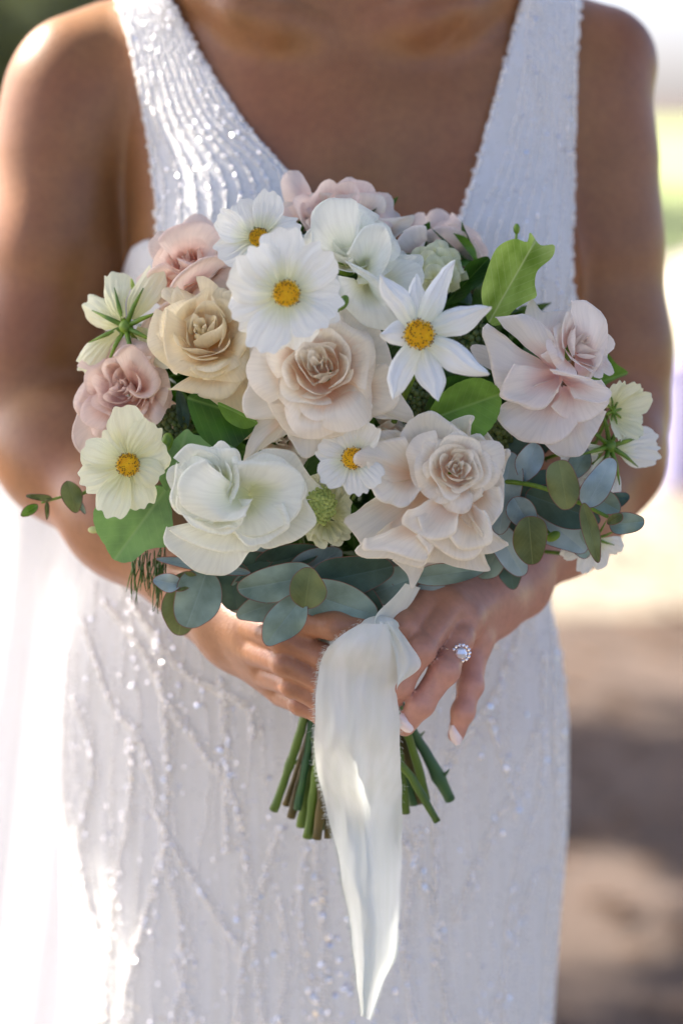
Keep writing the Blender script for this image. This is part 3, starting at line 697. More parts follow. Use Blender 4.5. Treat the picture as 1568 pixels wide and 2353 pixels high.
def rose(px, py, y, R_px, ax, mat, label, seed, n=17, heart=7, outer=None, amp=1.0, point=.4, close=0., sxy=(1, 1), roll=.055, tmin=0, angs=None):
    rr = random.Random(seed); c = P(px, py, y); R = R_px * S(y); fr = frame(ax); mb = MB()
    th = rr.uniform(0, 6.28)
    for k in range(heart):
        t = k / heart; rho = R * (.04 + .19 * t); th += 2.2 + rr.uniform(-.3, .3)
        mb.add(*rose_petal(c, fr, R, th, rho, R * (.46 - .02 * t + rr.uniform(-.03, .03)), 1.35 - .4 * t, .0, .02 + .02 * t, .3, amp * .7, rr, zb=.12))
    # receptacle behind the petals
    V, f = sphere(c + fr[2] * R * .02, R * .12, 10, 6); mb.add(V, f, [(.5, .3)] * len(V), mi=0)
    V, f = sphere(c - fr[2] * R * .40, R * .2, 10, 6); mb.add(V, f, mi=1)
    root = mb.build('rose', [mat, M['calyx']], bq, label=label)
    for k in range(n):
        t = (k + .5) / n; t = tmin + t * (1 - tmin); th += 2.399 + rr.uniform(-.45, .45)
        rho = R * (.25 + .75 * t ** 1.05) * rr.uniform(.86, 1.08) * (1 - close * t * .4)
        H = R * (.46 - .52 * t ** 1.6 * (1 - close) + rr.uniform(-.05, .07)); span = (1.15 - .50 * t) * rr.uniform(.85, 1.12)
        tq = Matrix.Rotation(rr.gauss(0, .10 + .05 * t), 3, Vector((rr.gauss(0, 1), rr.gauss(0, 1), rr.gauss(0, 1))).normalized()); fr2 = tuple(tq @ w_ for w_ in fr)
        mb = MB(); mb.add(*rose_petal(c, fr2, R, th, rho, H, span, t * (1 - close), roll * (.35 + .9 * t), point * min(1, t * 1.6), amp * (.6 + .8 * t), rr, zb=.08 - .43 * t))
        mb.build('petal', mat, root)
    for (ang, rho, H, span, pt) in (outer or []):      # individual outer petals
        mb = MB(); mb.add(*rose_petal(c, fr, R, R_(ang), R * rho, R * H, span, 1, roll * 1.1, pt, amp * 1.2, rr)); mb.build('petal', mat, root)
    return root
def traced(root, base, pts, yb, yt, mat, bulge=.006, roll=.003, bw=.25, cup=0., name='petal', amp=.0020, nu=25, nv=13, bend=1.0):
    """petal spread from a base point to a rim through pts ((px,py) or (px,py,dy)); the rim rolls back"""
    roll *= .55; pts = [(p[0], p[1], p[2] if len(p) > 2 else 0.) for p in pts]; o = catmull(pts, nu); rr = random.Random(int(base[0] * 7 + base[1]))
    rim = [P(q[0], q[1], yt + q[2]) for q in o]; b0 = P(base[0], base[1], yb); cen = sum(rim, Vector()) / nu
    V = []; UV = []; p1, p2 = rr.uniform(0, 6), rr.uniform(0, 6)
    for j in range(nv):
        v = j / (nv - 5) if j <= nv - 5 else 1
        for i in range(nu):
            u = i / (nu - 1); bb = b0.lerp(rim[i], .0) + (rim[i] - cen) * bw * .3
            p = bb.lerp(rim[i], min(1, v)); e = math.sin(math.pi * u) ** .6
            p = p + Vector((0, -1, 0)) * (bulge * math.sin(math.pi * min(1, v) ** bend) * (.3 + .7 * e)) + Vector((0, 1, 0)) * cup * math.sin(math.pi * u) * v * (1 - .2 * v)
            p = p + Vector((0, 1, 0)) * .0022 * v * v * math.exp(-((u - .35 - .3 * math.sin(p1)) / .07) ** 2) - Vector((0, 1, 0)) * .0016 * v * math.exp(-((u - .6 + .2 * math.sin(p2)) / .09) ** 2)
            p = p + Vector((0, 1, 0)) * amp * v * (math.sin(7 * u + p1) + .6 * math.sin(13 * u + p2 + 2 * v))
            if j > nv - 5:
                k = j - (nv - 5); an = k * .62; d = (rim[i] - b0); d = (d - Vector((0, d.y, 0))).normalized()
                p = p + d * roll * math.sin(an) + Vector((0, 1, 0)) * roll * (1 - math.cos(an))
            V.append(p); UV.append((u, min(1, v * .92 + .02 * max(0, j - nv + 5))))
    mb = MB(); mb.add(crumple(crumple(V, .0042, 26.), .0016, 70.), grid_faces(nu, nv), UV); return mb.build(name, mat, root)

#SECTION: flowers
def cosmos(px, py, y, R_px, ax, label, mat, seed, n=8, rot=0, cup=.12, wid=1.0, disc_r=.2, lens=None, back=False, pointed=False, tilts=None, angs=None, sxy=1.0):
    rr = random.Random(seed); c = P(px, py, y); R = R_px * S(y); x, yv, a = frame(ax)
    # calyx and a short stem behind
    mb = MB(); V, f = sphere(c - a * R * (.10 if not back else -.04), R * .11, 10, 6); mb.add(V, f)
    for k in range(8):
        an = k * math.pi / 4 + .3; d = x * math.cos(an) + yv * math.sin(an); sg = 1 if back else -1
        L = R * (.62 if back else .3); pts = [c + a * sg * R * .05, c + a * sg * R * .09 + d * L * .5, c + a * sg * R * .06 + d * L]
        mb.add(*tube(pts, [R * .045, R * .035, R * .008], 5))
    mb.add(*tube([c - a * R * .1, c - a * R * .5 + Vector((0, .02, -.02)), c.lerp(P(810, 1350, -.15), .35) + Vector((0, .03, 0))], R * .03 + .0006, 6))
    root = mb.build('daisy_flower' if pointed else 'cosmos_flower', M['calyx'], bq, label=label)
    angs = angs or [rot + 360 * k / n + rr.uniform(-7, 7) for k in range(n)]
    for k, ang in enumerate(angs):
        L = R * (lens[k] if lens else rr.uniform(.92, 1.05)); th = R_(ang); d = x * math.cos(th) + yv * math.sin(th); s = -x * math.sin(th) + yv * math.cos(th)
        off = .06 * R * (k % 2) + rr.uniform(-.015, .015) * R; tl = tilts[k] if tilts else rr.uniform(-.2, .3); NU, NV = 21, 15; V = []; UV = []
        W = (.415 * rr.uniform(.9, 1.12) if not pointed else .19) * R * wid; tw = rr.uniform(-1, 1) if pointed else rr.uniform(-.3, .3); p0 = rr.uniform(0, 6); nd = rr.uniform(.03, .09)
        for j in range(NV):
            v = j / (NV - 1)
            for i in range(NU):
                u = -1 + 2 * i / (NU - 1)
                if pointed:
                    w_ = W * (math.sin(math.pi * min(1, (.18 + .82 * v)) ** 1.15) ** .75 + .02) * 1.15; le = 1.0
                else:
                    w_ = W * (.22 + .78 * math.sin(min(1, v * 1.12) * math.pi / 2) ** 1.2) * (1 - .10 * max(0, v - .8) / .2 * 1)
                    le = 1 - .17 * abs(u) ** 3.2 - nd * (.5 - .5 * math.cos(3 * math.pi * u + .8 * math.sin(p0))) - .025 * math.sin(7 * u + p0)
                lr = L * (.12 + .88 * v * le); z = cup * R * (v - .2) + tl * R * v * v + off
                z -= R * .11 * u * u * (v if not pointed else 1) * (1 if not pointed else .7)
                z += R * (.014 if not pointed else .012) * math.cos(u * (15 if not pointed else 9)) * math.sin(math.pi * min(1, v * .9 + .1)) + R * .03 * math.sin(2.1 * u + p0) * v * v
                lat = u * w_; an = tw * v
                V.append(c + d * lr + s * (lat * math.cos(an)) + a * (z + lat * math.sin(an))); UV.append((.5 + .5 * u, v))
        mb = MB(); mb.add(crumple(V, R * .075, 55.), grid_faces(NU, NV), UV); mb.build('petal', mat, root)
    if not back:
        mb = MB(); dr = R * disc_r
        V = []; 
        for j in range(7):
            ph = j / 6 * math.pi / 2
            for i in range(18):
                b_ = 2 * math.pi * i / 18; V.append(c + (x * math.cos(b_) + yv * math.sin(b_)) * dr * math.sin(ph) * .96 + a * (dr * .34 * math.cos(ph) + R * .05))
        mb.add([tuple(q) for q in V], grid_faces(18, 7, True))
        N = 150
        for k in range(N):
            q = math.sqrt((k + .5) / N); b_ = k * 2.39996; nrm = (x * math.cos(b_) * q + yv * math.sin(b_) * q + a * .9).normalized()
            p = c + (x * math.cos(b_) + yv * math.sin(b_)) * dr * q + a * (dr * .36 * math.sqrt(max(0, 1 - q * q * .9)) + R * .05)
            p = p + nrm * rr.uniform(-.2, .3) * dr * .1; s_ = dr * .068 * rr.uniform(.75, 1.2)
            V, f = sphere(p + nrm * dr * .05, s_, 6, 4); mb.add(V, f, mi=0)
            if rr.random() < (.62 if q > .5 else .25):
                V, f = sphere(p + nrm * (dr * .10 + s_) + Vector((rr.gauss(0, 1), 0, rr.gauss(0, 1))) * dr * .03, s_ * .8, 5, 4); mb.add(V, f, mi=1)
        mb.build('flower_centre', [M['disc'], M['anther']], root)
    return root
def leaf_outline(parent, pts, y, mat, tip=None, base=None, fold=.004, cup=0., dy=None, rimc=False, name='leaf', serr=0, seed=1, label=None, rings=9):
    """a leaf whose margin runs through pts; creased along base-tip, gently waved"""
    rr = random.Random(seed); n = 72; o = catmull([(p[0], p[1], (p[2] if len(p) > 2 else 0.)) for p in pts], n, True)
    if serr: o[:, :2] += (o[:, :2] - o[:, :2].mean(0)) * (serr * np.abs(np.sin(np.arange(n) * math.pi / 3.0)))[:, None]
    base = np.array(base or pts[0][:2], float); tip = np.array(tip or pts[len(pts) // 2][:2], float); ax = tip - base; Ln = np.linalg.norm(ax); ax /= Ln; nr = np.array([-ax[1], ax[0]])
    wmax = max(abs((o[:, :2] - base) @ nr)) + 1; V = []; UV = []; p1, p2 = rr.uniform(0, 6), rr.uniform(0, 6)
    for k in range(rings + 1):
        f = (k / rings) if k < rings else 1
        for i in range(n):
            t = np.clip((o[i, :2] - base) @ ax, Ln * .06, Ln * .94); m_ = base + ax * t
            q = m_ + (o[i, :2] - m_) * f; la = (q - base) @ nr / wmax; lo_ = (q - base) @ ax / Ln
            yy = y + o[i, 2] * f - fold * abs(la) + cup * ((lo_ - .5) ** 2 * 4 - 1) + .0034 * math.sin(5 * lo_ + p1) * la + .0026 * math.sin(8 * lo_ + p2) * la * la
            V.append(P(q[0], q[1], yy)); UV.append((lo_, .5 + .5 * la))
    F_ = grid_faces(n, rings + 1, True); mats = [mat] + ([M['rim']] if rimc else [])
    mb = MB(); mb.add([tuple(q) for q in V], F_, UV)
    if rimc:
        rv = [V[rings * n + i] for i in range(n)] + [V[0 + rings * n]]
        tv, tf_ = tube(rv, .0002, 5, False); mb.add(tv, tf_, mi=1)
    return mb.build(name, mats, parent, label=label)
def euc(parent, px, py, y, a, b, ang, mat, tip=.5, slope=0., fold=.003, seed=1, cup=.002):
    """rounded eucalyptus leaf: centre, half length a, half width b, angle of its tip (deg, image up is 90)"""
    c, s = math.cos(R_(ang)), -math.sin(R_(ang)); pts = []
    for t in np.linspace(0, 2 * math.pi, 16, endpoint=False):
        lx = -math.cos(t); ly = math.sin(t); wv = 1 - .18 * lx * tip
        if lx > .9: lx *= 1 + .12 * tip
        wv *= 1 + .09 * math.sin(2 * t + seed * 1.7) + .05 * math.sin(3 * t + seed * 2.9); q = (lx * a * (1 + .04 * math.sin(seed * 5 + 2 * t)), ly * b * wv); pts.append((px + q[0] * c - q[1] * s, py + q[0] * s + q[1] * c, slope * lx))
    e = .99; return leaf_outline(parent, pts, y, mat, tip=(px + a * c * e, py + a * s * e), base=(px - a * c * e, py - a * s * e), fold=fold, cup=cup, rimc=True, seed=seed)
def twig(pts, r, name, label, mat=None, parent=None):
    mb = MB(); q = catmull([(p[0], p[1], p[2]) for p in pts], max(8, len(pts) * 5)); mb.add(*tube([P(*w_) for w_ in q], np.linspace(r, r * .6, len(q)), 7))
    return mb.build(name, mat or M['calyx'], parent or bq, label=label)

exec_order = 0
# --- roses
r1 = rose(737, 848, -.228, 170, (-.05, .22), M['blush'], 'large open blush rose at the middle of the bouquet', 5, n=21, heart=9, amp=.9, point=.35)
r2 = rose(1045, 1078, -.234, 118, (.10, .10), M['cream_blush'], 'cream blush rose with many pointed petals at the lower right, over the knot', 12, n=22, heart=8, amp=1.2, point=.7, roll=.07)
r3 = rose(485, 1112, -.235, 124, (-.55, .15), M['white_green'], 'white rose with a tight bud at the lower left', 21, n=16, heart=7, amp=.9, point=.2, close=.3)
r4 = rose(1325, 795, -.188, 110, (.75, .35), M['lilac_pink'], 'pale pink rose with folded-back petals at the right', 31, n=18, heart=7, amp=1.1, point=.5, close=.25)
r5 = rose(800, 575, -.180, 138, (.1, .7), M['white_green'], 'greenish white rose opening upward at the top', 41, n=20, heart=6, amp=.8, point=.3, close=.3)
r6 = rose(472, 772, -.198, 150, (-.1, .45), M['cream_yellow'], 'creamy yellow rose at the upper left below the pink one', 51, n=19, heart=8, amp=1.2, point=.3)
r7 = rose(296, 890, -.168, 136, (-.4, .05), M['mauve'], 'dusky mauve rose at the left edge', 61, n=20, heart=8, amp=1.2, point=.3)
r8 = rose(438, 612, -.148, 132, (-.5, .7), M['pink'], 'soft pink rose at the upper left', 71, n=18, heart=7, amp=1.0, point=.4)
r9 = rose(775, 515, -.12, 150, (0, .8), M['pink'], 'blush rose at the very top behind the white rose', 81, n=18, heart=6, amp=1.4, point=.2)
r10 = rose(1015, 600, -.105, 128, (.2, .5), M['pink'], 'out-of-focus pink rose at the upper right behind the daisy', 91, n=18, heart=6, amp=1.2, point=.3)
r11 = rose(575, 925, -.160, 105, (0, 0), M['cream_yellow'], 'shadowed cream rose deep in the middle left of the bouquet', 101, n=12, heart=5, amp=1.4)
r13 = rose(650, 1010, -.165, 80, (0, 0), M['cream_blush'], 'small cream rose hidden under the middle blush rose', 107, n=10, heart=5, amp=1.3)
r14 = rose(900, 660, -.15, 85, (.1, .2), M['white_green'], 'white rose half hidden behind the daisy', 109, n=12, heart=5, amp=1.3)
r12 = rose(880, 1010, -.165, 85, (0, 0), M['cream_blush'], 'half-hidden cream rose between the two blush ones', 103, n=10, heart=5, amp=1.3)
# traced outer petals
a = lambda *k, **q: traced(r1, *k, **q)
a((740, 900), [(585, 830), (560, 940), (600, 962), (660, 945), (760, 880)], -.215, -.222, M['blush'], roll=.003)
a((760, 880), [(860, 840), (905, 880), (945, 958), (880, 955), (800, 930)], -.205, -.215, M['blush'], roll=.002)
a((720, 900), [(640, 960), (655, 1010), (690, 1048), (760, 1010), (830, 975), (850, 950)], -.20, -.225, M['blush'], roll=.003)
a((700, 920), [(600, 965), (560, 1052), (620, 1030), (665, 1000)], -.195, -.205, M['blush'], roll=.002)
a((760, 830), [(740, 740), (790, 715), (850, 740), (890, 800), (890, 880), (850, 900)], -.205, -.214, M['blush'], roll=.003)
a((700, 880), [(590, 870), (575, 800), (590, 760), (640, 745), (680, 780)], -.20, -.216, M['blush'], roll=.003)
a((780, 900), [(840, 950), (900, 930), (905, 870), (880, 830), (820, 850)], -.205, -.225, M['blush'], roll=.003)
a((730, 920), [(610, 930), (640, 985), (720, 1000), (800, 985), (850, 940), (800, 900)], -.205, -.232, M['blush'], roll=.003)
a = lambda *k, **q: traced(r2, *k, **q)
a((1000, 1070), [(920, 1000), (940, 965), (985, 948), (1020, 975), (1060, 1010)], -.205, -.232, M['cream_blush'])
a((1040, 1050), [(1010, 975), (1080, 965), (1070, 1010), (1050, 1040)], -.20, -.215, M['cream_blush'], roll=.001)
a((1060, 1090), [(1070, 1020), (1100, 1012), (1130, 1060), (1150, 1150), (1120, 1185)], -.205, -.225, M['cream_blush'])
a((980, 1090), [(880, 1120), (840, 1080), (820, 1040), (870, 1020), (930, 1010)], -.215, -.240, M['cream_blush'], roll=.004)
a((990, 1130), [(880, 1140), (785, 1190), (830, 1235), (845, 1270), (920, 1230), (970, 1200)], -.21, -.228, M['cream_blush'], roll=.002)
a((1000, 1150), [(850, 1235), (825, 1262), (900, 1280), (975, 1290), (990, 1240)], -.20, -.242, M['cream_blush'], roll=.003)
a((1010, 1170), [(900, 1290), (930, 1320), (947, 1360), (968, 1300), (975, 1250)], -.195, -.222, M['cream_blush'], roll=.001)
a((1030, 1140), [(960, 1180), (985, 1230), (1050, 1270), (1100, 1262), (1110, 1220), (1080, 1190)], -.215, -.250, M['cream_blush'], roll=.004)
a((1050, 1130), [(1030, 1200), (1090, 1260), (1165, 1250), (1150, 1228), (1120, 1200)], -.205, -.232, M['cream_blush'], roll=.002)
a((1040, 1160), [(980, 1280), (1050, 1290), (1118, 1302), (1110, 1260)], -.195, -.225, M['cream_blush'], roll=.001)
a((960, 1040), [(830, 1035), (835, 1000), (880, 985), (930, 990), (960, 1010)], -.20, -.222, M['cream_blush'])
a((1040, 1130), [(940, 1160), (935, 1200), (985, 1225), (1035, 1215), (1045, 1180)], -.225, -.254, M['cream_blush'], roll=.004, bulge=.004)
a((1060, 1150), [(1010, 1205), (1060, 1245), (1120, 1240), (1128, 1205), (1100, 1170)], -.222, -.252, M['cream_blush'], roll=.004, bulge=.004)
a((1000, 1180), [(850, 1238), (845, 1265), (915, 1262), (975, 1285), (985, 1255), (960, 1225)], -.222, -.256, M['cream_blush'], roll=.004, bulge=.004)
a((1070, 1050), [(1070, 975), (1078, 968), (1065, 1010), (1058, 1040)], -.205, -.22, M['cream_blush'], roll=.001)
a((960, 1080), [(850, 1060), (855, 1110), (890, 1150), (940, 1150), (970, 1120)], -.21, -.244, M['cream_blush'])
a((1100, 1080), [(1110, 1000), (1140, 1040), (1168, 1040), (1150, 1090), (1130, 1120)], -.19, -.212, M['cream_blush'])
a((1080, 1120), [(1140, 1120), (1150, 1170), (1130, 1200), (1090, 1210), (1050, 1180)], -.21, -.240, M['cream_blush'])
a = lambda *k, **q: traced(r3, *k, **q)
a((540, 1130), [(400, 1060), (430, 1036), (490, 1042), (550, 1040), (560, 1100)], -.215, -.240, M['white_green'], roll=.003)
a((600, 1150), [(560, 1060), (600, 1040), (660, 1050), (720, 1100), (742, 1130), (690, 1150)], -.20, -.222, M['white_green'], roll=.002)
a((560, 1130), [(550, 1070), (640, 1060), (690, 1100), (672, 1180), (610, 1230), (540, 1232), (522, 1210)], -.215, -.248, M['white_green'], roll=.004, bulge=.010)
a((600, 1150), [(660, 1110), (700, 1150), (712, 1200), (680, 1240), (620, 1265), (570, 1240)], -.205, -.235, M['white_green'], roll=.003)
a((540, 1170), [(400, 1215), (440, 1240), (520, 1262), (590, 1270), (608, 1240), (600, 1210)], -.205, -.238, M['white_green'], roll=.003)
a((530, 1180), [(396, 1215), (390, 1250), (440, 1295), (520, 1316), (570, 1270), (590, 1250)], -.20, -.225, M['white_green'], roll=.003, bulge=.010)
a((500, 1150), [(400, 1140), (420, 1180), (480, 1200), (540, 1185), (570, 1150)], -.215, -.252, M['white_green'], roll=.003, bulge=.010)
a((590, 1140), [(560, 1075), (610, 1050), (670, 1075), (700, 1125), (660, 1160), (620, 1150)], -.215, -.240, M['white_green'], roll=.003)
a((570, 1180), [(520, 1215), (560, 1250), (620, 1250), (655, 1215), (640, 1170)], -.212, -.250, M['white_green'], roll=.003)
a((500, 1170), [(420, 1185), (450, 1215), (510, 1228), (545, 1205), (540, 1180)], -.222, -.258, M['white_green'], roll=.002)
a((460, 1110), [(412, 1085), (440, 1058), (485, 1070), (500, 1105)], -.222, -.240, M['white_green'], roll=.002)
a((575, 1135), [(470, 1062), (432, 1080), (414, 1120), (418, 1160), (450, 1190), (510, 1200), (560, 1185)], -.226, -.262, M['white_green'], roll=.003, bulge=.014)
a((520, 1200), [(408, 1150), (420, 1185), (470, 1212), (530, 1215), (548, 1195)], -.222, -.258, M['white_green'], roll=.003, bulge=.008)
a((470, 1120), [(404, 1070), (398, 1130), (410, 1165), (440, 1180), (480, 1165)], -.215, -.250, M['white_green'], roll=.003)
a = lambda *k, **q: traced(r4, *k, **q)
a((1290, 860), [(1190, 800), (1110, 788), (1080, 800), (1120, 850), (1180, 870)], -.165, -.175, M['lilac_pink'], roll=.001)
a((1270, 850), [(1140, 740), (1200, 735), (1250, 760), (1265, 800), (1240, 820)], -.18, -.20, M['lilac_pink'], roll=.003)
a((1280, 860), [(1150, 770), (1120, 760), (1150, 880), (1180, 910), (1240, 880)], -.175, -.205, M['lilac_pink'], roll=.003)
a((1280, 860), [(1190, 830), (1160, 900), (1200, 925), (1260, 930), (1290, 890)], -.18, -.215, M['lilac_pink'], roll=.004)
a((1250, 800), [(1210, 740), (1225, 690), (1250, 720), (1300, 710), (1310, 740), (1280, 800)], -.165, -.175, M['lilac_pink'], roll=.002)
a((1290, 870), [(1270, 850), (1330, 860), (1400, 905), (1370, 925), (1320, 910)], -.18, -.215, M['lilac_pink'], roll=.002)
a((1300, 880), [(1270, 930), (1340, 960), (1402, 925), (1370, 870)], -.175, -.205, M['lilac_pink'], roll=.002)
a((1280, 880), [(1150, 930), (1170, 980), (1220, 1010), (1300, 990), (1330, 960)], -.17, -.205, M['lilac_pink'], roll=.004, bulge=.012)
a((1290, 890), [(1230, 980), (1270, 1030), (1320, 1040), (1360, 1000), (1390, 940)], -.165, -.192, M['lilac_pink'], roll=.003, bulge=.010)
a((1330, 850), [(1310, 700), (1350, 700), (1390, 750), (1385, 810), (1350, 870)], -.17, -.200, M['lilac_pink'], roll=.003, bulge=.012)
a = lambda *k, **q: traced(r5, *k, **q)
a((800, 620), [(722, 560), (715, 500), (740, 470), (800, 465), (830, 475), (830, 540), (800, 600)], -.18, -.205, M['white_green'], roll=.002, bulge=.010)
a((830, 620), [(800, 590), (835, 540), (870, 520), (890, 530), (892, 590), (860, 640)], -.18, -.21, M['white_green'], roll=.003, bulge=.009)
a((830, 640), [(770, 640), (780, 700), (830, 740), (900, 745), (925, 725), (870, 640), (800, 610)], -.185, -.222, M['white_green'], roll=.003, bulge=.014)
a((860, 640), [(830, 590), (900, 590), (960, 600), (965, 650), (900, 660)], -.175, -.195, M['white_green'], roll=.002)
a((880, 630), [(890, 585), (930, 580), (972, 590), (960, 620), (940, 650)], -.165, -.185, M['white_green'], roll=.002)
a = lambda *k, **q: traced(r6, *k, **q)
a((480, 780), [(385, 720), (380, 790), (420, 850), (480, 860), (520, 830)], -.18, -.212, M['cream_yellow'], roll=.003, bulge=.010)
a((500, 800), [(570, 740), (560, 800), (510, 850), (470, 860), (440, 840)], -.18, -.218, M['cream_yellow'], roll=.003, bulge=.009)
a((500, 830), [(395, 885), (450, 905), (520, 895), (570, 850), (590, 800), (560, 780)], -.175, -.207, M['cream_yellow'], roll=.004, bulge=.012)
a((530, 850), [(470, 890), (500, 940), (560, 945), (605, 900), (590, 830)], -.165, -.18, M['cream_yellow'], roll=.003, bulge=.010)
a = lambda *k, **q: traced(r7, *k, **q)
a((320, 880), [(270, 820), (300, 790), (350, 830), (372, 880), (340, 905), (300, 890)], -.17, -.19, M['mauve'], roll=.003)
a((300, 920), [(340, 900), (400, 930), (412, 970), (370, 1000), (330, 970)], -.155, -.170, M['mauve'], roll=.003)
a((270, 930), [(200, 900), (180, 970), (175, 1030), (230, 1070), (270, 1000)], -.15, -.165, M['mauve'], roll=.003)
a = lambda *k, **q: traced(r8, *k, **q)
a((440, 620), [(370, 560), (400, 525), (460, 515), (500, 560), (480, 620), (420, 600)], -.14, -.165, M['pink'], roll=.003, bulge=.008)
a((430, 680), [(385, 690), (390, 665), (460, 605), (510, 590), (525, 605), (470, 650)], -.15, -.180, M['pink'], roll=.003, bulge=.006)
a((400, 700), [(330, 770), (340, 720), (420, 670), (480, 655), (450, 700)], -.14, -.165, M['pink'], roll=.003, bulge=.006)
a((420, 640), [(335, 650), (350, 620), (390, 610), (430, 650), (380, 690)], -.14, -.160, M['pink'], roll=.003)
a((480, 640), [(470, 650), (520, 600), (545, 640), (520, 670)], -.14, -.168, M['pink'], roll=.003)
a = lambda *k, **q: traced(r9, *k, **q)
a((800, 520), [(700, 470), (715, 445), (790, 442), (865, 448), (872, 490), (820, 520)], -.10, -.12, M['blush'], roll=.002, amp=.003)
a((850, 540), [(860, 500), (900, 500), (950, 492), (930, 520), (880, 545)], -.11, -.13, M['blush'], roll=.003)
a((700, 520), [(640, 500), (650, 470), (690, 460), (720, 490)], -.11, -.125, M['pink'], roll=.002)
a = lambda *k, **q: traced(r10, *k, **q)
a((960, 590), [(895, 560), (930, 530), (975, 515), (965, 560), (930, 590)], -.12, -.14, M['lilac_pink'], roll=.003)
a((1020, 600), [(970, 540), (1020, 515), (1080, 540), (1100, 590), (1060, 630)], -.10, -.125, M['pink'], roll=.003)
# --- cosmos and daisy
cosmos(657, 674, -.262, 147, (.03, .02), 'largest white cosmos, facing forward near the top centre', M['cosmos'], 3, angs=[95, 44, -10, -44, -80, -112, -154, 160, 130], lens=[1.05, .95, .88, .8, .86, 1.02, .95, .96, .9], cup=.06, disc_r=.205, wid=.95)
cosmos(594, 548, -.205, 112, (.1, .25), 'white cosmos tucked behind the largest one', M['cosmos'], 8, angs=[20, 75, 118, 165, 210, 262, 320], cup=.25, wid=.85, disc_r=.2)
cosmos(296, 1068, -.225, 122, (-.12, .03), 'pale yellow cosmos at the lower left', M['cosmos_cream'], 14, angs=[92, 58, 30, -28, -68, -112, -158, 162, 128], lens=[1.1, .95, .8, .66, .9, 1.05, .98, .95, .8], cup=.08, disc_r=.215, wid=.88)
cosmos(292, 752, -.165, 158, (-.45, .15), 'cream cosmos seen from behind at the left edge', M['cosmos_cream'], 19, angs=[62, 112, 152, 212, 330], cup=-.15, wid=.62, back=True)
cosmos(812, 1053, -.238, 88, (-.2, .1), 'small white cosmos between the two lower roses', M['cosmos'], 23, angs=[55, 100, 160, 215, 275, 320], cup=.15, wid=.95, disc_r=.28)
cosmos(962, 768, -.255, 182, (.02, 0), 'white daisy with narrow pointed petals right of centre', M['daisy'], 29, angs=[20, 65, 92, 122, 182, 247, 286, 327], cup=.03, pointed=True, disc_r=.185, wid=.76, lens=[1.0, 1.05, .72, .9, .48, .92, .9, 1.0])
cosmos(1395, 1025, -.165, 150, (.7, .1), 'white cosmos turned away at the right edge', M['cosmos'], 33, angs=[-8, 12, -78, -110, 190], cup=-.1, wid=.55, back=True)
cosmos(1405, 945, -.165, 75, (1.1, .1), 'small greenish white cosmos at the right, below the pink rose', M['cosmos_cream'], 37, angs=[-50, -15, 20, 60, 100, -100], cup=.7, wid=.8, back=True)
cosmos(1318, 1062, -.165, 58, (.5, .0), 'little white cosmos peeping from the eucalyptus', M['cosmos'], 43, angs=[-80, -30, 30, 100, 170], cup=.3, wid=.8, disc_r=.3)
cosmos(1365, 1235, -.165, 88, (.3, -.6), 'white cosmos hanging low at the right edge', M['cosmos'], 47, angs=[-75, -35, -110, 190, 215], cup=.1, wid=.8, back=True)
#SECTION: foliage
def gleaf(*k, **q): return leaf_outline(bq, *k, **q)
gleaf([(1122, 740), (1105, 680), (1115, 630), (1140, 570), (1180, 548), (1210, 555), (1217, 533), (1240, 562), (1272, 562), (1268, 590), (1235, 620), (1228, 650), (1232, 680), (1215, 690), (1180, 712), (1150, 745)], -.165, M['green_lit'], tip=(1225, 560), base=(1125, 735), cup=.006, fold=.022, seed=3, label='yellow-green leaf lit from behind')
gleaf([(1020, 700), (1040, 670), (1070, 610), (1100, 592), (1122, 590), (1125, 615), (1105, 650), (1085, 665), (1060, 690)], -.150, M['green_dark'], tip=(1122, 592), base=(1030, 690), fold=.008, seed=5)
gleaf([(1090, 720), (1085, 680), (1100, 650), (1130, 640), (1150, 660), (1150, 700), (1130, 745)], -.145, M['green_dark'], tip=(1130, 640), base=(1110, 740), fold=.006, seed=6)
gleaf([(985, 965), (1000, 920), (1040, 885), (1090, 868), (1130, 880), (1150, 905), (1145, 950), (1125, 985), (1085, 1018), (1060, 1000), (1030, 980)], -.205, M['green_mid'], tip=(1148, 905), base=(995, 960), fold=.010, seed=7, serr=.02)
gleaf([(975, 950), (990, 905), (1020, 870), (1060, 862), (1085, 870), (1050, 890), (1015, 925)], -.200, M['green_dark'], tip=(1080, 866), base=(980, 945), fold=.008, seed=8, serr=.03)
gleaf([(1330, 900), (1355, 840), (1388, 808), (1415, 835), (1442, 856), (1415, 870), (1390, 885), (1380, 910)], -.135, M['green_mid'], tip=(1442, 856), base=(1340, 890), fold=.006, seed=9)
gleaf([(1340, 920), (1390, 890), (1410, 910), (1395, 935), (1370, 950)], -.14, M['green_dark'], tip=(1405, 925), base=(1345, 915), fold=.006, seed=10)
gleaf([(430, 915), (460, 905), (500, 930), (530, 955), (575, 970), (600, 968), (560, 1010), (520, 1040), (480, 1020), (450, 985)], -.200, M['green_dark'], tip=(598, 968), base=(435, 915), fold=.014, seed=11)
gleaf([(500, 925), (530, 935), (570, 955), (592, 972), (560, 985), (520, 965)], -.207, M['green_mid'], tip=(592, 972), base=(502, 928), fold=.004, seed=12)
gleaf([(365, 1100), (352, 1060), (380, 1030), (410, 1000), (430, 985), (450, 1000), (500, 1010), (545, 1035), (500, 1050), (440, 1060), (400, 1110), (385, 1130)], -.205, M['green_soft'], tip=(430, 985), base=(390, 1125), fold=.008, seed=13)
gleaf([(380, 1120), (300, 1130), (235, 1150), (215, 1180), (222, 1220), (240, 1250), (262, 1285), (300, 1290), (340, 1262), (392, 1250), (396, 1200), (390, 1150)], -.195, M['green_soft'], tip=(262, 1287), base=(380, 1125), fold=.008, seed=14, serr=.015, label='broad pale green leaf at the lower left')
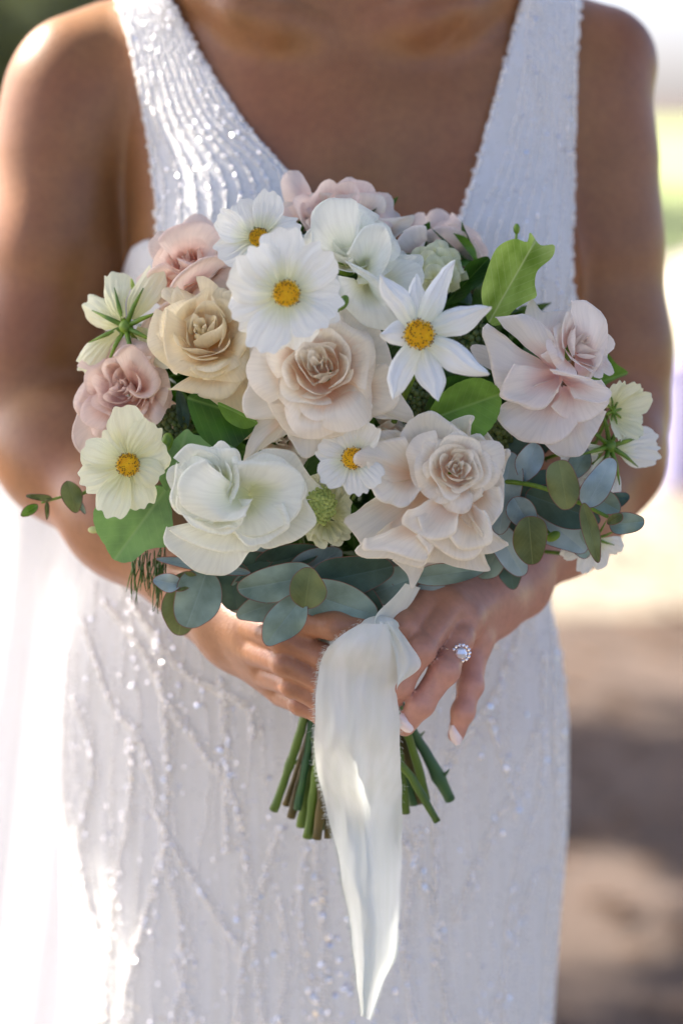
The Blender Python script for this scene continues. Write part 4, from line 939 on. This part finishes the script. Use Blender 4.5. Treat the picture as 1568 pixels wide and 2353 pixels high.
gleaf([(1060, 545), (1040, 535), (1070, 545), (1090, 570), (1095, 600), (1080, 585)], -.13, M['green_mid'], tip=(1042, 537), base=(1090, 598), fold=.002, seed=15)
gleaf([(300, 640), (312, 660), (318, 700), (322, 740), (306, 700)], -.15, M['green_lit'], tip=(302, 640), base=(320, 738), fold=.002, seed=16)
gleaf([(330, 770), (372, 762), (375, 780), (340, 790)], -.14, M['green_lit'], tip=(375, 768), base=(330, 780), fold=.002, seed=17)
gleaf([(405, 900), (420, 905), (435, 950), (430, 985), (412, 975), (405, 940)], -.18, M['euc_dark'], tip=(425, 985), base=(410, 902), seed=18)
# eucalyptus, three sprigs
t1 = twig([(640, 1290, -.17), (650, 1340, -.20), (676, 1392, -.222)], .0016, 'eucalyptus_sprig', 'blue-green eucalyptus sprig spread over the hands')
for k, (px, py, y, a_, b_, an, mt) in enumerate([
    (640, 1338, -.212, 92, 43, 190, 'euc'), (805, 1322, -.200, 92, 50, 12, 'euc_dark'), (654, 1424, -.228, 66, 40, 232, 'euc'), (706, 1352, -.232, 46, 40, 82, 'euc_olive'),
    (770, 1384, -.212, 98, 50, -18, 'euc'), (846, 1408, -.198, 62, 40, -60, 'euc_dark'), (600, 1396, -.190, 55, 30, 200, 'euc'), (905, 1345, -.188, 55, 42, 20, 'euc'), (655, 1285, -.180, 75, 35, 15, 'euc_dark'), (590, 1320, -.175, 60, 40, 170, 'euc_dark'), (720, 1300, -.178, 70, 36, 30, 'euc_blue'), (560, 1360, -.182, 48, 34, 240, 'euc'), (735, 1425, -.20, 50, 26, 200, 'euc_dark'), (880, 1300, -.175, 60, 34, 10, 'euc'), (610, 1280, -.172, 50, 26, 160, 'euc_blue'), (800, 1420, -.198, 40, 24, 330, 'euc')]):
    euc(t1, px, py, y, a_, b_, an, M[mt], seed=100 + k, fold=.005)
t2 = twig([(560, 1290, -.165), (480, 1300, -.185), (400, 1290, -.19)], .0015, 'eucalyptus_sprig', 'eucalyptus sprig under the white rose at the lower left')
for k, (px, py, y, a_, b_, an, mt) in enumerate([(452, 1375, -.198, 66, 58, 250, 'euc'), (420, 1392, -.188, 62, 48, 262, 'euc_olive'), (385, 1338, -.205, 32, 20, 170, 'euc_blue'), (420, 1335, -.200, 32, 20, 20, 'euc_olive'),
    (535, 1345, -.185, 55, 45, 280, 'euc_dark'), (470, 1300, -.205, 105, 14, 172, 'euc_blue'), (570, 1300, -.182, 55, 30, 20, 'euc_dark')]):
    euc(t2, px, py, y, a_, b_, an, M[mt], seed=130 + k)
t3 = twig([(1060, 1100, -.16), (1180, 1108, -.19), (1250, 1122, -.20), (1340, 1160, -.20), (1405, 1192, -.20), (1440, 1205, -.20)], .0017, 'eucalyptus_sprig', 'long eucalyptus sprig reaching out at the right')
for k, (px, py, y, a_, b_, an, mt) in enumerate([(1160, 1130, -.185, 90, 38, 262, 'euc_blue'), (1216, 1060, -.190, 44, 30, 250, 'euc_blue'), (1195, 1050, -.175, 72, 36, 250, 'euc_dark'), (1292, 1112, -.215, 58, 38, 280, 'euc_olive'),
    (1375, 1110, -.212, 62, 33, 62, 'euc_blue'), (1290, 1165, -.190, 85, 42, 340, 'euc_dark'), (1270, 1205, -.175, 90, 45, 320, 'euc_blue'), (1165, 1260, -.178, 70, 36, 300, 'euc_blue'), (1218, 1240, -.205, 56, 40, 275, 'euc_olive'),
    (1356, 1222, -.215, 68, 18, 285, 'euc_olive'), (1380, 1150, -.190, 45, 30, 330, 'euc'), (1438, 1202, -.205, 38, 27, 5, 'euc'), (1412, 1192, -.210, 20, 12, 210, 'euc_olive'), (1235, 1130, -.18, 70, 45, 190, 'euc_dark'), (1130, 1290, -.172, 45, 32, 230, 'euc'), (1245, 1010, -.17, 48, 30, 240, 'euc_dark'), (1330, 1065, -.175, 36, 24, 60, 'euc'), (1200, 1180, -.195, 44, 30, 300, 'euc_blue'), (1325, 1240, -.172, 46, 26, 300, 'euc'), (1410, 1150, -.185, 34, 20, 20, 'euc_dark'), (1170, 1300, -.165, 50, 30, 280, 'euc_dark')]):
    euc(t3, px, py, y, a_, b_, an, M[mt], seed=160 + k)
t4 = twig([(960, 1300, -.17), (1000, 1330, -.175), (1040, 1335, -.175)], .0014, 'eucalyptus_sprig', 'eucalyptus leaves below the cream rose at the right')
for k, (px, py, y, a_, b_, an, mt) in enumerate([(1030, 1318, -.190, 78, 26, 8, 'euc'), (985, 1366, -.182, 42, 28, 15, 'euc_blue'), (940, 1330, -.180, 50, 36, 300, 'euc'), (1165, 1225, -.17, 50, 50, 260, 'euc_dark')]):
    euc(t4, px, py, y, a_, b_, an, M[mt], seed=190 + k)
t5 = twig([(230, 1110, -.15), (180, 1138, -.16), (140, 1142, -.16), (95, 1155, -.16)], .0012, 'eucalyptus_sprig', 'thin eucalyptus tip with buds at the far left')
for k, (px, py, y, a_, b_, an, mt) in enumerate([(165, 1140, -.168, 36, 22, 285, 'euc_olive'), (178, 1150, -.162, 34, 8, 300, 'euc'), (90, 1142, -.166, 30, 8, 175, 'euc_olive'), (68, 1172, -.168, 22, 11, 215, 'green_mid'), (108, 1172, -.16, 20, 5, 270, 'euc_olive')]):
    euc(t5, px, py, y, a_, b_, an, M[mt], seed=210 + k)
# berries, scabiosa, buds
def berries(px, py, y, rx, ry, mat, label, n=60, br=.0023):
    mb = MB(); c = P(px, py, y); s = S(y)
    for k in range(n):
        q = math.sqrt((k + .5) / n); b = k * 2.39996; p = P(px + rx * q * math.cos(b), py + ry * q * math.sin(b), y - .012 * math.sqrt(max(0, 1 - q * q)))
        V, f = sphere(p, br * random.uniform(.85, 1.1), 8, 6); mb.add(V, f)
    return mb.build('berry_cluster', mat, bq, label=label)
dk = simple('dark_berry', (58, 74, 32), .5, (84, 100, 44), 200)
berries(955, 915, -.185, 52, 60, dk, 'dark green berry cluster below the daisy'); berries(1142, 1005, -.165, 50, 62, dk, 'dark green berry cluster left of the pink rose')
berries(400, 985, -.17, 40, 50, dk, 'dark berries behind the ivy leaf at the left', 40); berries(1080, 790, -.15, 60, 60, dk, 'dark berries between the daisy and the pink rose', 50)
sc = berries(735, 1160, -.215, 36, 44, simple('scabiosa_pod', (176, 190, 108), .6, (140, 158, 80), 300), 'green knobbly scabiosa centre above the eucalyptus', 70, .0016)
for k in range(26):
    an = k * 2.4; rr_ = 34 + 3.0 * (k % 9); bx, by = 742 + rr_ * math.cos(an) * .9, 1175 + rr_ * math.sin(an) * 1.25
    if by < 1105: by += 25
    pts = [(bx + 20 * math.cos(an + q) + random.uniform(-4, 4), by + 24 * math.sin(an + q) + random.uniform(-4, 4)) for q in (-1.1, -.55, 0, .55, 1.1)]
    traced(sc, (742 + .4 * (bx - 742), 1175 + .4 * (by - 1175)), pts, -.195, -.208 - .006 * random.random(), M['pale_green'], bulge=.003, roll=.001, nu=15, nv=9, amp=.0014)
hy = twig([(1000, 700, -.12), (1000, 650, -.13)], .002, 'hydrangea', 'pale green floret cluster behind the daisy')
for k in range(24):
    an = k * 2.4; q = math.sqrt(k / 24); bx, by = 1000 + 62 * q * math.cos(an), 628 + 58 * q * math.sin(an)
    pts = [(bx + 25 * math.cos(t), by - 25 * math.sin(t)) for t in (3.3, 2.3, 1.5, .8, -.2)]
    traced(hy, (bx, by + 12), pts, -.150 - .02 * (1 - q), -.154 - .02 * (1 - q), M['pale_green'], bulge=.002, roll=.0008, nu=9, nv=8)
def bud(px, py, y, r, ang, mat, label, stem=None):
    c = P(px, py, y); mb = MB(); V, f = sphere((0, 0, 0), r, 10, 8, (.72, .72, 1.15))
    V = (Matrix.Rotation(R_(ang), 3, 'Y') @ Matrix.Identity(3)); base = sphere((0, 0, 0), r, 10, 8, (.72, .72, 1.15))
    W_ = [tuple(V @ Vector(p) + c) for p in base[0]]; mb.add(W_, base[1])
    if stem: mb.add(*tube([P(*q) for q in stem], .0009, 6))
    return mb.build('flower_bud', mat, bq, label=label)
bud(787, 695, -.235, .0042, 30, M['calyx'], 'round green bud beside the largest cosmos', [(787, 700, -.235), (770, 720, -.22)])
bud(384, 1015, -.21, .0048, 10, M['calyx'], 'olive bud beside the pale yellow cosmos', [(384, 1020, -.21), (385, 1080, -.19)])
bud(1186, 525, -.14, .0028, 0, M['calyx'], 'tiny bud on a thin stalk at the top right', [(1186, 530, -.14), (1184, 560, -.14), (1175, 620, -.13)])
bud(215, 1217, -.18, .003, 90, M['pale_green'], 'cream bud tip at the lower left', [(220, 1217, -.18), (260, 1200, -.17)])
bud(1270, 1232, -.19, .004, 60, M['calyx'], 'green-tipped bud among the right eucalyptus', [(1270, 1235, -.19), (1240, 1200, -.17)])
# feathery foliage
mb = MB()
for k in range(46):
    x0 = random.uniform(300, 385); y0 = random.uniform(1255, 1310); L = random.uniform(40, 120); dx = random.uniform(-22, 12)
    p = [P(x0 + dx * t + random.uniform(-3, 3), y0 + L * t, -.185 + .02 * random.random()) for t in (0, .35, .7, 1)]
    mb.add(*tube(p, [.00045, .0004, .0004, .0002], 5))
mb.build('feathery_foliage', M['green_dark'], bq, label='fine feathery dark green foliage hanging at the lower left', kind='stuff')
# dense greenery that fills the heart of the bouquet
mb = MB(); cc = P(790, 900, -.115); ra = (.128, .055, .108)
for k in range(900):
    u = Vector((random.gauss(0, 1), random.gauss(0, 1), random.gauss(0, 1))).normalized() * random.uniform(.75, 1.0)
    p = cc + Vector((u.x * ra[0], u.y * ra[1], u.z * ra[2])); a_ = Vector((random.gauss(0, 1), random.gauss(0, .5), random.gauss(0, 1))).normalized(); b_ = a_.cross(u + Vector((.01, .3, .02))).normalized(); s_ = random.uniform(.012, .022)
    nn = a_.cross(b_)
    mb.add([tuple(q) for q in (p - a_ * s_, p - a_ * s_ * .2 + b_ * s_ * .5 + nn * .002, p + a_ * s_, p - a_ * s_ * .2 - b_ * s_ * .5 + nn * .002, p)], [(0, 4, 1), (1, 4, 2), (2, 4, 3), (3, 4, 0)], [(0, .5), (.4, 1), (1, .5), (.4, 0), (.4, .5)])
mb.build('inner_greenery', M['green_dark'], bq, label='dense small dark leaves filling the inside of the bouquet', kind='stuff')
# stems
def stem(pts, r, mat, cut=True):
    mb = MB(); q = catmull(pts, 26); ph = random.uniform(0, 6); nd = random.randint(3, 9)
    mb.add(*tube([P(w_[0] + random.gauss(0, .5), w_[1], w_[2]) for w_ in q], [r * (1 + .09 * math.sin(k * .9 + ph) + random.uniform(-.05, .05) + (.28 if k == nd else 0)) for k in range(26)], 10))
    p_ = P(*q[nd]); sg = random.choice((-1, 1)); mb.add(*tube([p_, p_ + Vector((sg * r * 1.2, -r * .5, r * .6)), p_ + Vector((sg * r * 1.9, -r * .6, r * 1.5))], [r * .5, r * .35, r * .12], 6))
    mb.build('stem', mat, bq)
for (e, t, r, mt) in [((628, 1862, -.155), (705, 1630, -.165), .0026, 'stem'), ((668, 1878, -.145), (730, 1620, -.16), .0028, 'stem_brown'), ((655, 1850, -.14), (735, 1600, -.15), .0022, 'stem_brown'), ((706, 1925, -.165), (745, 1600, -.17), .0030, 'stem'), ((728, 1928, -.170), (760, 1600, -.17), .0030, 'stem_brown'), ((744, 1905, -.155), (770, 1600, -.16), .0028, 'stem_dark'),
                      ((1034, 1838, -.150), (925, 1640, -.165), .0034, 'stem_dark'), ((1004, 1888, -.175), (890, 1700, -.175), .0024, 'stem'), ((980, 1838, -.160), (920, 1640, -.170), .0026, 'stem'), ((966, 1845, -.150), (905, 1640, -.160), .0028, 'stem_brown'), ((932, 1868, -.160), (895, 1640, -.17), .0028, 'stem'),
                      ((640, 1835, -.150), (712, 1600, -.16), .0022, 'stem'), ((690, 1900, -.150), (735, 1600, -.155), .0028, 'stem'), ((682, 1860, -.16), (725, 1600, -.165), .0024, 'stem_dark'), ((718, 1915, -.150), (750, 1600, -.155), .0026, 'stem'), ((752, 1925, -.165), (765, 1600, -.165), .0028, 'stem_brown'), ((1010, 1800, -.145), (915, 1620, -.15), .0026, 'stem'), ((950, 1850, -.150), (900, 1620, -.15), .0026, 'stem_dark'), ((790, 1915, -.16), (790, 1600, -.17), .003, 'stem'), ((830, 1930, -.165), (810, 1600, -.17), .003, 'stem_dark'), ((870, 1900, -.15), (840, 1600, -.16), .003, 'stem')]:
    stem([e, ((e[0] + t[0]) / 2 + 3, (e[1] + t[1]) / 2, (e[2] + t[2]) / 2), t, (810 + (t[0] - 810) * .55, 1480, -.165), (810 + (t[0] - 810) * .8, 1330, -.15)], r, M[mt])
#SECTION: ribbon
LE = [(828, 1432), (780, 1462), (745, 1500), (727, 1560), (725, 1640), (722, 1720), (738, 1820), (755, 1880), (778, 1980), (792, 2060), (806, 2140), (812, 2200), (820, 2270), (828, 2335)]
RE = [(905, 1434), (915, 1470), (914, 1510), (912, 1560), (916, 1640), (918, 1720), (922, 1820), (924, 1880), (922, 1980), (918, 2060), (917, 2140), (908, 2200), (882, 2258), (852, 2345)]
nr_ = 90; L_ = catmull(LE, nr_); Rr = catmull(RE, nr_); v = []; uvs = []; NU = 41
for j in range(nr_):
    t = j / (nr_ - 1)
    for i in range(NU):
        u = i / (NU - 1); px = L_[j][0] + (Rr[j][0] - L_[j][0]) * u; py = L_[j][1] + (Rr[j][1] - L_[j][1]) * u
        fade = min(1, t * 6)
        tt = min(1, max(0, (t - .26) / .3)); y = -.232 + .028 * tt * tt * (3 - 2 * tt) - .006 * math.sin(math.pi * min(1, t * 7)) + fade * (.3 + .7 * tt) * (.0095 * math.sin(5.5 * u + 1.2 + 1.6 * t) + .0016 * math.sin(13 * u + 3 * t) ) - .006 * (1 - fade) * math.sin(math.pi * u) + .007 * tt / (1 + math.exp(-(u - .47 - .05 * math.sin(2.5 * t)) * 45)) + (.010 * max(0, u - .66 + .15 * math.sin(3 * t)) / .34)
        y += fade * .0055 * mnoise.noise(Vector((u * 3.2 + .6 * t, t * 5.5, 3.1))) + fade * .0022 * mnoise.noise(Vector((u * 9 + 2 * t, t * 12, 8.4)))
        v.append(P(px + 5 * fade * mnoise.noise(Vector((u * 2, t * 14, 1))), py, y)); uvs.append((u, t))
rb = mk('ribbon', v, grid_faces(NU, nr_), M['ribbon'], bq, uv=uvs, label='wide soft white silk ribbon with frayed edges')
mb = MB()
for (x0, y0, x1, y1, x2, y2, yy) in []: pass
def sheet(name, A, B, ya, yb, parent, amp=.003, k=7):
    n = 24; a_ = catmull(A, n); b_ = catmull(B, n); v = []
    for j in range(n):
        for i in range(15):
            u = i / 14; v.append(P(a_[j][0] * (1 - u) + b_[j][0] * u, a_[j][1] * (1 - u) + b_[j][1] * u, ya + (yb - ya) * u + amp * math.sin(k * u + 2 * j / n)))
    return mk(name, v, grid_faces(15, n), M['ribbon'], parent)
sheet('ribbon_loop', [(870, 1428), (900, 1480), (912, 1540), (910, 1590)], [(902, 1428), (940, 1478), (966, 1530), (912, 1572)], -.236, -.226, rb)
sheet('ribbon_loop', [(860, 1440), (865, 1410), (905, 1370), (930, 1340)], [(905, 1440), (915, 1420), (945, 1385), (965, 1350)], -.228, -.205, rb)
V, f = sphere(P(872, 1438, -.222), .0080, 14, 10, (1.4, .6, .75)); mk('ribbon_knot', V, f, M['ribbon'], rb)
mb = MB()
for k in range(1700):
    side = random.random() < .8; t = random.random() ** .85; j_ = int(t * (nr_ - 1)); e_ = Vector(v[j_ * NU + (0 if side else NU - 1)]); sg = -1 if side else 1
    if not side and t > .3 and random.random() < .6: continue
    p0 = e_ + Vector((-sg * .0004, random.uniform(-.0003, .0003), random.uniform(-.002, .002))); L0 = random.uniform(.0006, .0026) * (1 if random.random() < .93 else 1.8)
    p1 = p0 + Vector((sg * L0 * .6, random.uniform(-.0008, .0008), random.uniform(-.0006, .0005))); p2 = p1 + Vector((sg * L0 * .4, random.uniform(-.0005, .0005), random.uniform(-.0012, .0003)))
    mb.add(*tube([p0, p1, p2], .00007, 3, False))
mb.build('frayed_threads', M['ribbon'], rb, kind='stuff')
# wrapped binding under the ribbon
v = []; NA = 32
for j in range(14):
    t = j / 13; c = P(812, 1370 + 260 * t, -.165); r = .034 - .012 * math.sin(math.pi * min(1, t * .8 + .1))
    for i in range(NA):
        a_ = 2 * math.pi * i / NA; v.append((c.x + (r + .0008 * math.sin(a_ * 5 + j * 2)) * math.cos(a_), c.y + r * .8 * math.sin(a_), c.z))
mk('stem_binding', v, grid_faces(NA, 14, True), M['ribbon'], bq)
